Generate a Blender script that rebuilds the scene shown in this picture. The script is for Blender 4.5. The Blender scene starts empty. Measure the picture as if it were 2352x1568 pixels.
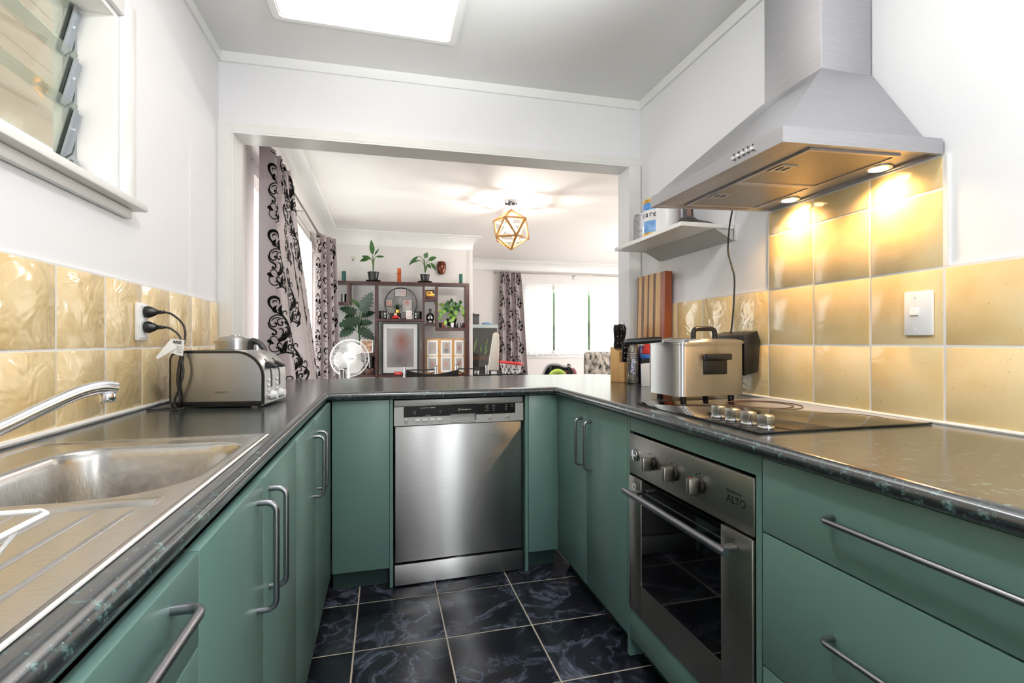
import bpy, bmesh, math, random
from mathutils import Vector, Matrix
random.seed(7)
PI = math.pi
R = math.radians
sc = bpy.context.scene
COL = sc.collection

# ------------------------------------------------------------------ camera, sky, lights, exposure
cam_d = bpy.data.cameras.new('camera')
cam_d.sensor_width = 36.0
cam_d.lens = 1134.93 / 2352 * 36.0
cam_d.shift_y = -2.1 / 2352
cam_d.clip_start = 0.02
cam = bpy.data.objects.new('camera', cam_d)
COL.objects.link(cam)
_y, _p, _r = R(14.5257), R(0.1166), R(-0.0646)
_f = Vector((math.sin(_y) * math.cos(_p), math.cos(_y) * math.cos(_p), math.sin(_p)))
_ri = Vector((math.cos(_y), -math.sin(_y), 0))
_up = _ri.cross(_f)
_r2 = _ri * math.cos(_r) + _up * math.sin(_r)
_u2 = _up * math.cos(_r) - _ri * math.sin(_r)
cam.matrix_world = Matrix(((_r2.x, _u2.x, -_f.x, 0), (_r2.y, _u2.y, -_f.y, 0), (_r2.z, _u2.z, -_f.z, 1.0834), (0, 0, 0, 1)))
sc.camera = cam

sc.view_settings.view_transform = 'Standard'
sc.view_settings.look = 'None'
sc.view_settings.gamma = 1.0
sc.view_settings.use_curve_mapping = False
sc.view_settings.exposure = 0.14

world = bpy.data.worlds.new('sky')
sc.world = world
world.use_nodes = True
_nt = world.node_tree
_bg = _nt.nodes['Background']
_sky = _nt.nodes.new('ShaderNodeTexSky')
_sky.sky_type = 'HOSEK_WILKIE'
_sky.sun_direction = Vector((-0.5, 0.35, 0.8)).normalized()
_sky.turbidity = 6.0
_mx = _nt.nodes.new('ShaderNodeMix')
_mx.data_type = 'RGBA'
_mx.inputs['Factor'].default_value = 0.6
_mx.inputs['B'].default_value = (1.0, 0.99, 0.97, 1)
_nt.links.new(_sky.outputs[0], _mx.inputs['A'])
_nt.links.new(_mx.outputs['Result'], _bg.inputs['Color'])
_bg.inputs['Strength'].default_value = 2.6


def area(name, loc, target, sx, sy, power, color=(1, 1, 1), spread=180):
    l = bpy.data.lights.new(name, 'AREA')
    l.shape = 'RECTANGLE'
    l.size, l.size_y = sx, sy
    l.energy = power
    l.color = color
    l.spread = R(spread)
    o = bpy.data.objects.new(name, l)
    o.location = loc
    d = Vector(target) - Vector(loc)
    o.rotation_euler = d.to_track_quat('-Z', 'Y').to_euler()
    COL.objects.link(o)
    return o


def point(name, loc, power, color, radius=0.02):
    l = bpy.data.lights.new(name, 'POINT')
    l.energy = power
    l.color = color
    l.shadow_soft_size = radius
    o = bpy.data.objects.new(name, l)
    o.location = loc
    COL.objects.link(o)
    return o


def spot(name, loc, target, power, color, angle=110, blend=0.6, radius=0.02):
    l = bpy.data.lights.new(name, 'SPOT')
    l.energy = power
    l.color = color
    l.spot_size = R(angle)
    l.spot_blend = blend
    l.shadow_soft_size = radius
    o = bpy.data.objects.new(name, l)
    o.location = loc
    o.rotation_euler = (Vector(target) - Vector(loc)).to_track_quat('-Z', 'Y').to_euler()
    COL.objects.link(o)
    return o


# daylight through skylight and windows, a ceiling lamp, and added unseen fill lights
area('skylight_daylight', (-0.065, 1.58, 2.478), (-0.065, 1.58, 0), 0.62, 1.15, 1.5, (0.97, 0.985, 1.0))
point('kitchen_ceiling_lamp', (0.08, 0.72, 2.22), 25, (0.97, 0.985, 1.0), 0.06)
spot('fill_bounced_off_ceiling', (0.30, 0.60, 1.62), (0.30, 0.78, 2.45), 50, (0.97, 0.985, 1.0), 106, 0.4, 0.06)  # unseen fill spot, added to brighten the kitchen ceiling from below
spot('fill_tilted_to_ceiling', (0.10, 0.42, 1.40), (0.12, 1.30, 2.45), 95, (0.97, 0.985, 1.0), 62, 0.8, 0.06)  # second added fill spot, aimed at the ceiling in view
point('camera_side_fill', (0.75, 0.0, 1.5), 14, (0.97, 0.985, 1.0), 0.08)  # unseen fill point beside the camera, added to raise the kitchen's brightness
point('back_kitchen_fill', (0.5, -1.0, 2.1), 8, (0.97, 0.985, 1.0), 0.1)  # added fill behind the camera, lights the wall that the steel reflects
area('added_door_light', (0.7, -1.66, 1.1), (0.6, 1.5, 1.0), 0.6, 1.9, 9, (0.95, 0.98, 1.0))  # light added in an unseen door opening, shining from behind the camera
area('dining_side_daylight', (-1.05, 4.65, 1.2), (1.5, 4.65, 1.0), 2.6, 1.9, 110, (0.97, 0.985, 1.0))
area('dining_far_daylight', (3.4, 8.6, 1.45), (3.0, 4.5, 1.6), 2.2, 1.1, 14, (0.97, 0.985, 1.0))
point('dining_right_fill', (4.3, 5.4, 1.3), 130, (1.0, 0.985, 0.98), 0.12)  # unseen fill point, added to brighten the dining room
sun_d = bpy.data.lights.new('sun', 'SUN')
sun_d.energy = 13.0
sun_d.angle = R(0.6)
sun_d.color = (1.0, 0.96, 0.88)
sun = bpy.data.objects.new('sun', sun_d)
sun.rotation_euler = Vector((-0.5, 0.0, -0.87)).to_track_quat('-Z', 'Y').to_euler()
COL.objects.link(sun)
# the two halogens in the range hood and the two bulbs of the wooden pendant
WARM = (1.0, 0.60, 0.26)
spot('hood_halogen_near', (1.350, 1.088, 1.556), (1.352, 1.088, 0.9), 10.0, WARM, 150, 0.9, 0.018)
spot('hood_halogen_far', (1.350, 1.405, 1.556), (1.352, 1.405, 0.9), 10.0, WARM, 150, 0.9, 0.018)
point('pendant_bulb_one', (1.195, 4.592, 2.160), 17, (1.0, 0.93, 0.85), 0.02)
point('pendant_bulb_two', (1.195, 4.688, 2.160), 17, (1.0, 0.93, 0.85), 0.02)

try:
    sc.cycles.max_bounces = 8
    sc.cycles.diffuse_bounces = 4
    sc.cycles.glossy_bounces = 4
    sc.cycles.transmission_bounces = 6
    sc.cycles.transparent_max_bounces = 12
    sc.cycles.sample_clamp_indirect = 6.0
    sc.cycles.caustics_reflective = False
    sc.cycles.caustics_refractive = False
    sc.cycles.use_denoising = True
except Exception:
    pass


# ------------------------------------------------------------------ materials
def lin(c):
    c = c / 255.0
    return c / 12.92 if c <= 0.04045 else ((c + 0.055) / 1.055) ** 2.4


def rgb(r, g, b):
    return (lin(r), lin(g), lin(b), 1.0)


def new_mat(name):
    m = bpy.data.materials.new(name)
    m.use_nodes = True
    nt = m.node_tree
    return m, nt, nt.nodes['Principled BSDF']


def mat(name, c, rough=0.5, metal=0.0, spec=0.5, coat=0.0, var=0.0, vscale=12.0, stretch=(1, 1, 1), bump=0.0, bscale=40.0,
        aniso=0.0, trans=0.0, emit=None, estr=0.0, alpha=1.0, sheen=0.0, ior=None, c2=None):
    """Principled material with optional noise variation of colour (c to c2) and fine bump."""
    m, nt, b = new_mat(name)
    b.inputs['Base Color'].default_value = rgb(*c)
    b.inputs['Roughness'].default_value = rough
    b.inputs['Metallic'].default_value = metal
    b.inputs['Specular IOR Level'].default_value = spec
    b.inputs['Coat Weight'].default_value = coat
    b.inputs['Coat Roughness'].default_value = 0.06
    b.inputs['Transmission Weight'].default_value = trans
    b.inputs['Alpha'].default_value = alpha
    b.inputs['Sheen Weight'].default_value = sheen
    if ior:
        b.inputs['IOR'].default_value = ior
    if aniso:
        b.inputs['Anisotropic'].default_value = aniso
        tg = nt.nodes.new('ShaderNodeTangent')
        tg.direction_type = 'RADIAL'
        tg.axis = 'Z'
        nt.links.new(tg.outputs[0], b.inputs['Tangent'])
    if emit:
        b.inputs['Emission Color'].default_value = rgb(*emit)
        b.inputs['Emission Strength'].default_value = estr
    if var or bump or c2:
        tc = nt.nodes.new('ShaderNodeTexCoord')
        mp = nt.nodes.new('ShaderNodeMapping')
        mp.inputs['Scale'].default_value = stretch
        nt.links.new(tc.outputs['Object'], mp.inputs['Vector'])
        if var or c2:
            n = nt.nodes.new('ShaderNodeTexNoise')
            n.inputs['Scale'].default_value = vscale
            n.inputs['Detail'].default_value = 5
            nt.links.new(mp.outputs[0], n.inputs['Vector'])
            rp = nt.nodes.new('ShaderNodeValToRGB')
            k = 1.0 - var
            lo = rgb(*c2) if c2 else tuple(v * k for v in rgb(*c)[:3]) + (1,)
            rp.color_ramp.elements[0].color = lo
            rp.color_ramp.elements[0].position = 0.32
            rp.color_ramp.elements[1].color = rgb(*c)
            rp.color_ramp.elements[1].position = 0.66
            nt.links.new(n.outputs['Fac'], rp.inputs['Fac'])
            nt.links.new(rp.outputs[0], b.inputs['Base Color'])
        if bump:
            n2 = nt.nodes.new('ShaderNodeTexNoise')
            n2.inputs['Scale'].default_value = bscale
            n2.inputs['Detail'].default_value = 3
            nt.links.new(mp.outputs[0], n2.inputs['Vector'])
            bp = nt.nodes.new('ShaderNodeBump')
            bp.inputs['Strength'].default_value = bump
            bp.inputs['Distance'].default_value = 0.01
            nt.links.new(n2.outputs['Fac'], bp.inputs['Height'])
            nt.links.new(bp.outputs[0], b.inputs['Normal'])
    return m


def obj_random_coords(nt, scale):
    """Object coordinates moved by a random amount for each object, so that alike pieces differ."""
    tc = nt.nodes.new('ShaderNodeTexCoord')
    oi = nt.nodes.new('ShaderNodeObjectInfo')
    mu = nt.nodes.new('ShaderNodeVectorMath')
    mu.operation = 'SCALE'
    mu.inputs[0].default_value = (31.7, 17.3, 23.9)
    nt.links.new(oi.outputs['Random'], mu.inputs['Scale'])
    ad = nt.nodes.new('ShaderNodeVectorMath')
    ad.operation = 'ADD'
    nt.links.new(tc.outputs['Object'], ad.inputs[0])
    nt.links.new(mu.outputs[0], ad.inputs[1])
    return ad, oi


def ramp(nt, src, stops):
    rp = nt.nodes.new('ShaderNodeValToRGB')
    els = rp.color_ramp.elements
    while len(els) < len(stops):
        els.new(0.5)
    for e, (p, c) in zip(els, stops):
        e.position = p
        e.color = c if len(c) == 4 else rgb(*c)
    nt.links.new(src, rp.inputs['Fac'])
    return rp


def glazed_tile_mat(name, wavy):
    m, nt, b = new_mat(name)
    v, oi = obj_random_coords(nt, 1)
    n = nt.nodes.new('ShaderNodeTexNoise')
    n.inputs['Scale'].default_value = 6.0
    n.inputs['Detail'].default_value = 4
    nt.links.new(v.outputs[0], n.inputs['Vector'])
    rp = ramp(nt, n.outputs['Fac'], [(0.3, (232, 200, 140)), (0.5, (239, 212, 158)), (0.72, (243, 221, 176))])
    hv = nt.nodes.new('ShaderNodeHueSaturation')
    mr = nt.nodes.new('ShaderNodeMapRange')
    mr.inputs['To Min'].default_value = 0.93
    mr.inputs['To Max'].default_value = 1.04
    nt.links.new(oi.outputs['Random'], mr.inputs['Value'])
    nt.links.new(mr.outputs[0], hv.inputs['Value'])
    nt.links.new(rp.outputs[0], hv.inputs['Color'])
    sp = nt.nodes.new('ShaderNodeTexNoise')
    sp.inputs['Scale'].default_value = 160
    nt.links.new(v.outputs[0], sp.inputs['Vector'])
    spr = ramp(nt, sp.outputs['Fac'], [(0.26, (150, 105, 50)), (0.3, (255, 255, 255))])
    mm = nt.nodes.new('ShaderNodeMix')
    mm.data_type = 'RGBA'
    mm.blend_type = 'MULTIPLY'
    mm.inputs['Factor'].default_value = 0.4
    nt.links.new(hv.outputs[0], mm.inputs['A'])
    nt.links.new(spr.outputs[0], mm.inputs['B'])
    nt.links.new(mm.outputs['Result'], b.inputs['Base Color'])
    b.inputs['Roughness'].default_value = 0.14
    b.inputs['Coat Weight'].default_value = 0.5 if wavy > 0.2 else 0.15
    b.inputs['Coat Roughness'].default_value = 0.05
    n2 = nt.nodes.new('ShaderNodeTexNoise')
    n2.inputs['Scale'].default_value = 11
    n2.inputs['Detail'].default_value = 2.0
    n2.inputs['Distortion'].default_value = 1.2
    nt.links.new(v.outputs[0], n2.inputs['Vector'])
    bp = nt.nodes.new('ShaderNodeBump')
    bp.inputs['Strength'].default_value = wavy
    bp.inputs['Distance'].default_value = 0.012
    nt.links.new(n2.outputs['Fac'], bp.inputs['Height'])
    nt.links.new(bp.outputs[0], b.inputs['Normal'])
    nt.links.new(bp.outputs[0], b.inputs['Coat Normal'])
    return m


def marble_tile_mat():
    m, nt, b = new_mat('black_marble_tile')
    v, oi = obj_random_coords(nt, 1)
    n = nt.nodes.new('ShaderNodeTexNoise')
    n.inputs['Scale'].default_value = 4.6
    n.inputs['Detail'].default_value = 9
    n.inputs['Roughness'].default_value = 0.62
    n.inputs['Distortion'].default_value = 0.9
    nt.links.new(v.outputs[0], n.inputs['Vector'])
    sub = nt.nodes.new('ShaderNodeMath')
    sub.operation = 'SUBTRACT'
    sub.inputs[1].default_value = 0.5
    nt.links.new(n.outputs['Fac'], sub.inputs[0])
    ab = nt.nodes.new('ShaderNodeMath')
    ab.operation = 'ABSOLUTE'
    nt.links.new(sub.outputs[0], ab.inputs[0])
    rp = ramp(nt, ab.outputs[0], [(0.0, (104, 110, 128)), (0.012, (66, 71, 86)), (0.05, (33, 35, 43)), (0.3, (20, 21, 27))])
    n3 = nt.nodes.new('ShaderNodeTexNoise')
    n3.inputs['Scale'].default_value = 4.0
    n3.inputs['Detail'].default_value = 3
    nt.links.new(v.outputs[0], n3.inputs['Vector'])
    r3 = ramp(nt, n3.outputs['Fac'], [(0.35, (0, 0, 0)), (0.62, (255, 255, 255))])
    mx = nt.nodes.new('ShaderNodeMix')
    mx.data_type = 'RGBA'
    mx.inputs['A'].default_value = rgb(19, 20, 28)
    nt.links.new(r3.outputs[0], mx.inputs['Factor'])
    nt.links.new(rp.outputs[0], mx.inputs['B'])
    nt.links.new(mx.outputs['Result'], b.inputs['Base Color'])
    b.inputs['Roughness'].default_value = 0.22
    return m


def worktop_mat():
    m, nt, b = new_mat('speckled_laminate')
    tc = nt.nodes.new('ShaderNodeTexCoord')
    n = nt.nodes.new('ShaderNodeTexNoise')
    n.inputs['Scale'].default_value = 60
    n.inputs['Detail'].default_value = 6
    n.inputs['Roughness'].default_value = 0.7
    nt.links.new(tc.outputs['Object'], n.inputs['Vector'])
    rp = ramp(nt, n.outputs['Fac'], [(0.0, (26, 29, 31)), (0.50, (38, 42, 45)), (0.58, (48, 62, 64)), (0.70, (104, 138, 134))])
    vo = nt.nodes.new('ShaderNodeTexVoronoi')
    vo.inputs['Scale'].default_value = 85
    nt.links.new(tc.outputs['Object'], vo.inputs['Vector'])
    r2 = ramp(nt, vo.outputs['Distance'], [(0.0, (205, 210, 206)), (0.11, (0, 0, 0))])
    mx = nt.nodes.new('ShaderNodeMix')
    mx.data_type = 'RGBA'
    mx.blend_type = 'ADD'
    mx.inputs['Factor'].default_value = 0.45
    nt.links.new(rp.outputs[0], mx.inputs['A'])
    nt.links.new(r2.outputs[0], mx.inputs['B'])
    nt.links.new(mx.outputs['Result'], b.inputs['Base Color'])
    b.inputs['Roughness'].default_value = 0.2
    b.inputs['Specular IOR Level'].default_value = 1.0
    b.inputs['Coat Weight'].default_value = 0.3
    b.inputs['Coat Roughness'].default_value = 0.18
    return m


def steel_mat(name, c=(200, 200, 200), rough=0.36, lines=(2, 2, 260), amt=0.05, aniso=0.95):
    """Brushed stainless steel: fine streaks of roughness along the brushing direction."""
    m, nt, b = new_mat(name)
    b.inputs['Metallic'].default_value = 1.0
    tc = nt.nodes.new('ShaderNodeTexCoord')
    mp = nt.nodes.new('ShaderNodeMapping')
    mp.inputs['Scale'].default_value = lines
    nt.links.new(tc.outputs['Object'], mp.inputs['Vector'])
    n = nt.nodes.new('ShaderNodeTexNoise')
    n.inputs['Scale'].default_value = 3
    n.inputs['Detail'].default_value = 4
    nt.links.new(mp.outputs[0], n.inputs['Vector'])
    mr = nt.nodes.new('ShaderNodeMapRange')
    mr.inputs['To Min'].default_value = rough - amt
    mr.inputs['To Max'].default_value = rough + amt
    nt.links.new(n.outputs['Fac'], mr.inputs['Value'])
    nt.links.new(mr.outputs[0], b.inputs['Roughness'])
    k = [v / 255 for v in c]
    rp = ramp(nt, n.outputs['Fac'], [(0.2, tuple(int(v * 0.9) for v in c)), (0.8, c)])
    nt.links.new(rp.outputs[0], b.inputs['Base Color'])
    if aniso:
        b.inputs['Anisotropic'].default_value = aniso
        b.inputs['Anisotropic Rotation'].default_value = 0.25
        tg = nt.nodes.new('ShaderNodeTangent')
        tg.direction_type = 'RADIAL'
        tg.axis = 'Z'
        nt.links.new(tg.outputs[0], b.inputs['Tangent'])
    return m


def wood_mat(name, ca, cb, scale=(30, 30, 2.5), rough=0.4):
    m, nt, b = new_mat(name)
    v, oi = obj_random_coords(nt, 1)
    mp = nt.nodes.new('ShaderNodeMapping')
    mp.inputs['Scale'].default_value = scale
    nt.links.new(v.outputs[0], mp.inputs['Vector'])
    n = nt.nodes.new('ShaderNodeTexNoise')
    n.inputs['Scale'].default_value = 2.2
    n.inputs['Detail'].default_value = 6
    n.inputs['Distortion'].default_value = 0.4
    nt.links.new(mp.outputs[0], n.inputs['Vector'])
    rp = ramp(nt, n.outputs['Fac'], [(0.3, ca), (0.7, cb)])
    nt.links.new(rp.outputs[0], b.inputs['Base Color'])
    b.inputs['Roughness'].default_value = rough
    return m


def blurred_print(name, base, spots):
    """A soft, out-of-focus print: blurred spots of colour over a base, in the object's own x-z plane."""
    m, nt, b = new_mat(name)
    tc = nt.nodes.new('ShaderNodeTexCoord')
    prev = None
    for (cx, cz, rx, rz, c, k) in spots:
        mp = nt.nodes.new('ShaderNodeMapping')
        mp.vector_type = 'TEXTURE'
        mp.inputs['Location'].default_value = (cx, 0, cz)
        mp.inputs['Scale'].default_value = (rx, 1e4, rz)
        nt.links.new(tc.outputs['Object'], mp.inputs['Vector'])
        g = nt.nodes.new('ShaderNodeTexGradient')
        g.gradient_type = 'SPHERICAL'
        nt.links.new(mp.outputs[0], g.inputs['Vector'])
        mu = nt.nodes.new('ShaderNodeMath')
        mu.operation = 'MULTIPLY'
        mu.inputs[1].default_value = k
        nt.links.new(g.outputs['Fac'], mu.inputs[0])
        mx = nt.nodes.new('ShaderNodeMix')
        mx.data_type = 'RGBA'
        mx.inputs['B'].default_value = rgb(*c)
        if prev is None:
            mx.inputs['A'].default_value = rgb(*base)
        else:
            nt.links.new(prev, mx.inputs['A'])
        nt.links.new(mu.outputs[0], mx.inputs['Factor'])
        prev = mx.outputs['Result']
    nt.links.new(prev, b.inputs['Base Color'])
    b.inputs['Roughness'].default_value = 0.35
    return m


def sheer_mat():
    m, nt, b = new_mat('white_sheer_lace')
    b.inputs['Base Color'].default_value = rgb(246, 246, 246)
    b.inputs['Roughness'].default_value = 0.9
    tr = nt.nodes.new('ShaderNodeBsdfTranslucent')
    tr.inputs['Color'].default_value = rgb(250, 250, 250)
    tp = nt.nodes.new('ShaderNodeBsdfTransparent')
    m1 = nt.nodes.new('ShaderNodeMixShader')
    m1.inputs[0].default_value = 0.6
    m2 = nt.nodes.new('ShaderNodeMixShader')
    tc = nt.nodes.new('ShaderNodeTexCoord')
    n = nt.nodes.new('ShaderNodeTexNoise')
    n.inputs['Scale'].default_value = 26
    n.inputs['Detail'].default_value = 3
    nt.links.new(tc.outputs['Object'], n.inputs['Vector'])
    rp = ramp(nt, n.outputs['Fac'], [(0.42, (20, 20, 20)), (0.58, (120, 120, 120))])
    nt.links.new(rp.outputs[0], m2.inputs[0])
    nt.links.new(b.outputs[0], m1.inputs[1])
    nt.links.new(tr.outputs[0], m1.inputs[2])
    nt.links.new(m1.outputs[0], m2.inputs[1])
    nt.links.new(tp.outputs[0], m2.inputs[2])
    nt.links.new(m2.outputs[0], nt.nodes['Material Output'].inputs['Surface'])
    return m


def glass_mat(name, tint=(255, 255, 255), gloss=0.1, rough=0.02):
    """Thin clear pane: lets light straight through and mirrors a little."""
    m, nt, b = new_mat(name)
    tp = nt.nodes.new('ShaderNodeBsdfTransparent')
    tp.inputs['Color'].default_value = rgb(*tint)
    gl = nt.nodes.new('ShaderNodeBsdfGlossy')
    gl.inputs['Roughness'].default_value = rough
    mx = nt.nodes.new('ShaderNodeMixShader')
    lw = nt.nodes.new('ShaderNodeLayerWeight')
    lw.inputs['Blend'].default_value = 0.25
    mr = nt.nodes.new('ShaderNodeMapRange')
    mr.inputs['To Min'].default_value = gloss * 0.5
    mr.inputs['To Max'].default_value = min(1.0, gloss * 5)
    nt.links.new(lw.outputs['Fresnel'], mr.inputs['Value'])
    nt.links.new(mr.outputs[0], mx.inputs[0])
    nt.links.new(tp.outputs[0], mx.inputs[1])
    nt.links.new(gl.outputs[0], mx.inputs[2])
    nt.links.new(mx.outputs[0], nt.nodes['Material Output'].inputs['Surface'])
    return m


M = {}
M['wall'] = mat('white_wall_paint', (238, 238, 240), 0.55, spec=0.3, bump=0.02, bscale=160)
M['wall_d'] = mat('dining_wall_paint', (233, 230, 228), 0.6, spec=0.3, bump=0.02, bscale=160)
M['ceil'] = mat('ceiling_paint', (236, 236, 234), 0.7, spec=0.2)
M['trim'] = mat('white_gloss_trim', (242, 242, 240), 0.3)
M['trim_worn'] = mat('worn_white_gloss_trim', (238, 237, 233), 0.35, var=0.05, vscale=9)
M['grout'] = mat('white_grout', (232, 230, 226), 0.9, spec=0.1)
M['grout_f'] = mat('floor_grout', (196, 186, 170), 0.9, spec=0.1, var=0.15)
M['tile'] = glazed_tile_mat('yellow_glazed_tile', 0.10)
M['tile_wavy'] = glazed_tile_mat('yellow_glazed_tile_rippled', 0.5)
M['marble'] = marble_tile_mat()
M['bench'] = worktop_mat()
M['green'] = mat('green_cabinet_laminate', (98, 129, 122), 0.34, spec=0.5, bump=0.02, bscale=220)
M['green_in'] = mat('dark_cabinet_inside', (40, 46, 44), 0.7)
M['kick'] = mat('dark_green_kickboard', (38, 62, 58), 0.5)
M['steel'] = steel_mat('brushed_steel')
M['steel_v'] = steel_mat('brushed_steel_hood', (198, 198, 202), 0.42, (3, 3, 200), 0.05, 0.5)
M['steel_warm'] = steel_mat('stained_brushed_steel', (176, 172, 164), 0.32, (2, 2, 240), 0.1, 0.4)
M['sinksteel'] = steel_mat('satin_sink_steel', (205, 203, 199), 0.24, (20, 200, 20), 0.08, 0.0)
M['chrome'] = mat('chrome', (225, 225, 228), 0.07, 1.0)
M['satin'] = mat('satin_nickel_bar', (150, 152, 158), 0.3, 1.0)
M['alu'] = mat('grey_aluminium', (176, 180, 184), 0.42, 0.85)
M['silverplastic'] = mat('silver_plastic', (176, 176, 174), 0.38, 0.35)
M['black'] = mat('black_plastic', (20, 20, 21), 0.32)
M['blackmatt'] = mat('matt_black', (18, 18, 18), 0.6)
M['display'] = mat('black_display', (8, 8, 9), 0.3, spec=0.25)
M['blackglass'] = mat('black_glass', (7, 7, 8), 0.04, spec=0.7)
M['brownglass'] = mat('ceramic_hob_glass', (13, 10, 8), 0.05, spec=0.85)
M['white'] = mat('white_plastic', (240, 240, 240), 0.32)
M['paper'] = mat('white_paper', (243, 243, 242), 0.8, spec=0.1)
M['ink'] = mat('black_ink', (16, 16, 16), 0.7, spec=0.1)
M['whiteink'] = mat('white_ink', (235, 235, 235), 0.6, spec=0.1)
M['glass'] = glass_mat('window_glass', (250, 252, 250), 0.08)
M['louvre'] = glass_mat('louvre_glass', (236, 241, 236), 0.07)
M['clear'] = glass_mat('clear_plastic', (228, 226, 220), 0.3, 0.06)
M['smoke'] = glass_mat('smoky_glass', (150, 155, 158), 0.35, 0.04)
M['bulb'] = mat('glowing_bulb', (255, 244, 225), 0.3, emit=(255, 226, 180), estr=14)
M['halogen'] = mat('glowing_halogen', (255, 240, 215), 0.3, emit=(255, 214, 150), estr=16)
M['skypanel'] = mat('skylight_diffuser', (250, 240, 230), 0.5, emit=(255, 237, 222), estr=0.85)
M['damask'] = mat('mauve_satin_fabric', (176, 164, 166), 0.4, spec=0.5, sheen=0.3, var=0.06, vscale=5)
M['flock'] = mat('black_velvet_flock', (9, 9, 10), 0.85, spec=0.15)
M['sheer'] = sheer_mat()
M['rod'] = mat('brushed_nickel_rod', (168, 164, 158), 0.3, 1.0)
M['mahogany'] = wood_mat('dark_mahogany', (44, 20, 18), (78, 36, 30), (3, 3, 30), 0.32)
M['pine'] = wood_mat('honey_pine', (196, 142, 84), (222, 172, 112), (20, 20, 3), 0.45)
M['bamboo'] = wood_mat('pale_bamboo', (206, 158, 98), (226, 184, 126), (60, 60, 3), 0.4)
M['oak'] = wood_mat('pale_oak_strip', (196, 148, 88), (222, 182, 124), (70, 40, 3), 0.4)
M['walnut'] = wood_mat('brown_walnut_strip', (92, 52, 32), (122, 72, 46), (70, 40, 3), 0.4)
M['jarrah'] = wood_mat('red_jarrah_strip', (128, 58, 30), (160, 82, 44), (70, 40, 3), 0.35)
M['lampwood'] = wood_mat('lamp_wood', (176, 122, 66), (204, 150, 92), (12, 12, 12), 0.4)
M['leather'] = mat('black_leather', (17, 17, 18), 0.34, bump=0.08, bscale=120)
M['leaf'] = mat('leaf_green', (58, 108, 46), 0.35, c2=(38, 80, 36), vscale=8)
M['leaf_dark'] = mat('dark_leaf_green', (34, 62, 40), 0.32, c2=(18, 36, 24), vscale=8)
M['leaf_lime'] = mat('lime_leaf', (146, 184, 84), 0.4, c2=(92, 148, 52), vscale=18)
M['stem'] = mat('stem_green', (78, 110, 58), 0.5)
M['soil'] = mat('potting_soil', (38, 28, 22), 0.95, bump=0.5, bscale=90)
M['teal'] = mat('teal_wax', (30, 92, 84), 0.45, var=0.1)
M['orange'] = mat('orange_marbled_wax', (214, 98, 20), 0.4, c2=(160, 56, 8), vscale=30)
M['copper'] = mat('copper_glaze', (128, 70, 48), 0.18, 0.7, c2=(52, 26, 20), vscale=22)
M['gold'] = mat('gold', (222, 176, 88), 0.28, 1.0)
M['red'] = mat('red_plastic', (206, 32, 30), 0.4)
M['blue'] = mat('blue_plastic', (40, 96, 176), 0.4)
M['skin'] = mat('pale_figurine_face', (226, 186, 160), 0.5)
M['lime'] = mat('lime_foam', (178, 206, 92), 0.7)
M['pinkmesh'] = mat('pink_mesh_fabric', (178, 118, 124), 0.8, c2=(96, 52, 58), vscale=60)
M['cream'] = mat('cream_plastic', (226, 220, 208), 0.45)
M['bluecloth'] = mat('light_blue_cloth', (150, 180, 214), 0.9)
M['wax'] = mat('green_wax', (128, 128, 48), 0.5)
M['blackcloth'] = mat('black_cloth', (16, 16, 17), 0.85, sheen=0.2)
M['pink'] = mat('pale_pink_card', (226, 206, 202), 0.6, var=0.2, vscale=60)
M['redbox'] = mat('dark_red_lacquer', (96, 22, 18), 0.35)
M['skyblue'] = mat('sky_blue_print', (40, 128, 204), 0.35, c2=(150, 190, 232), vscale=22)
M['indicator'] = mat('red_indicator_lens', (210, 24, 20), 0.3)
M['greendot'] = mat('green_indicator_lens', (24, 90, 50), 0.3)


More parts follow.
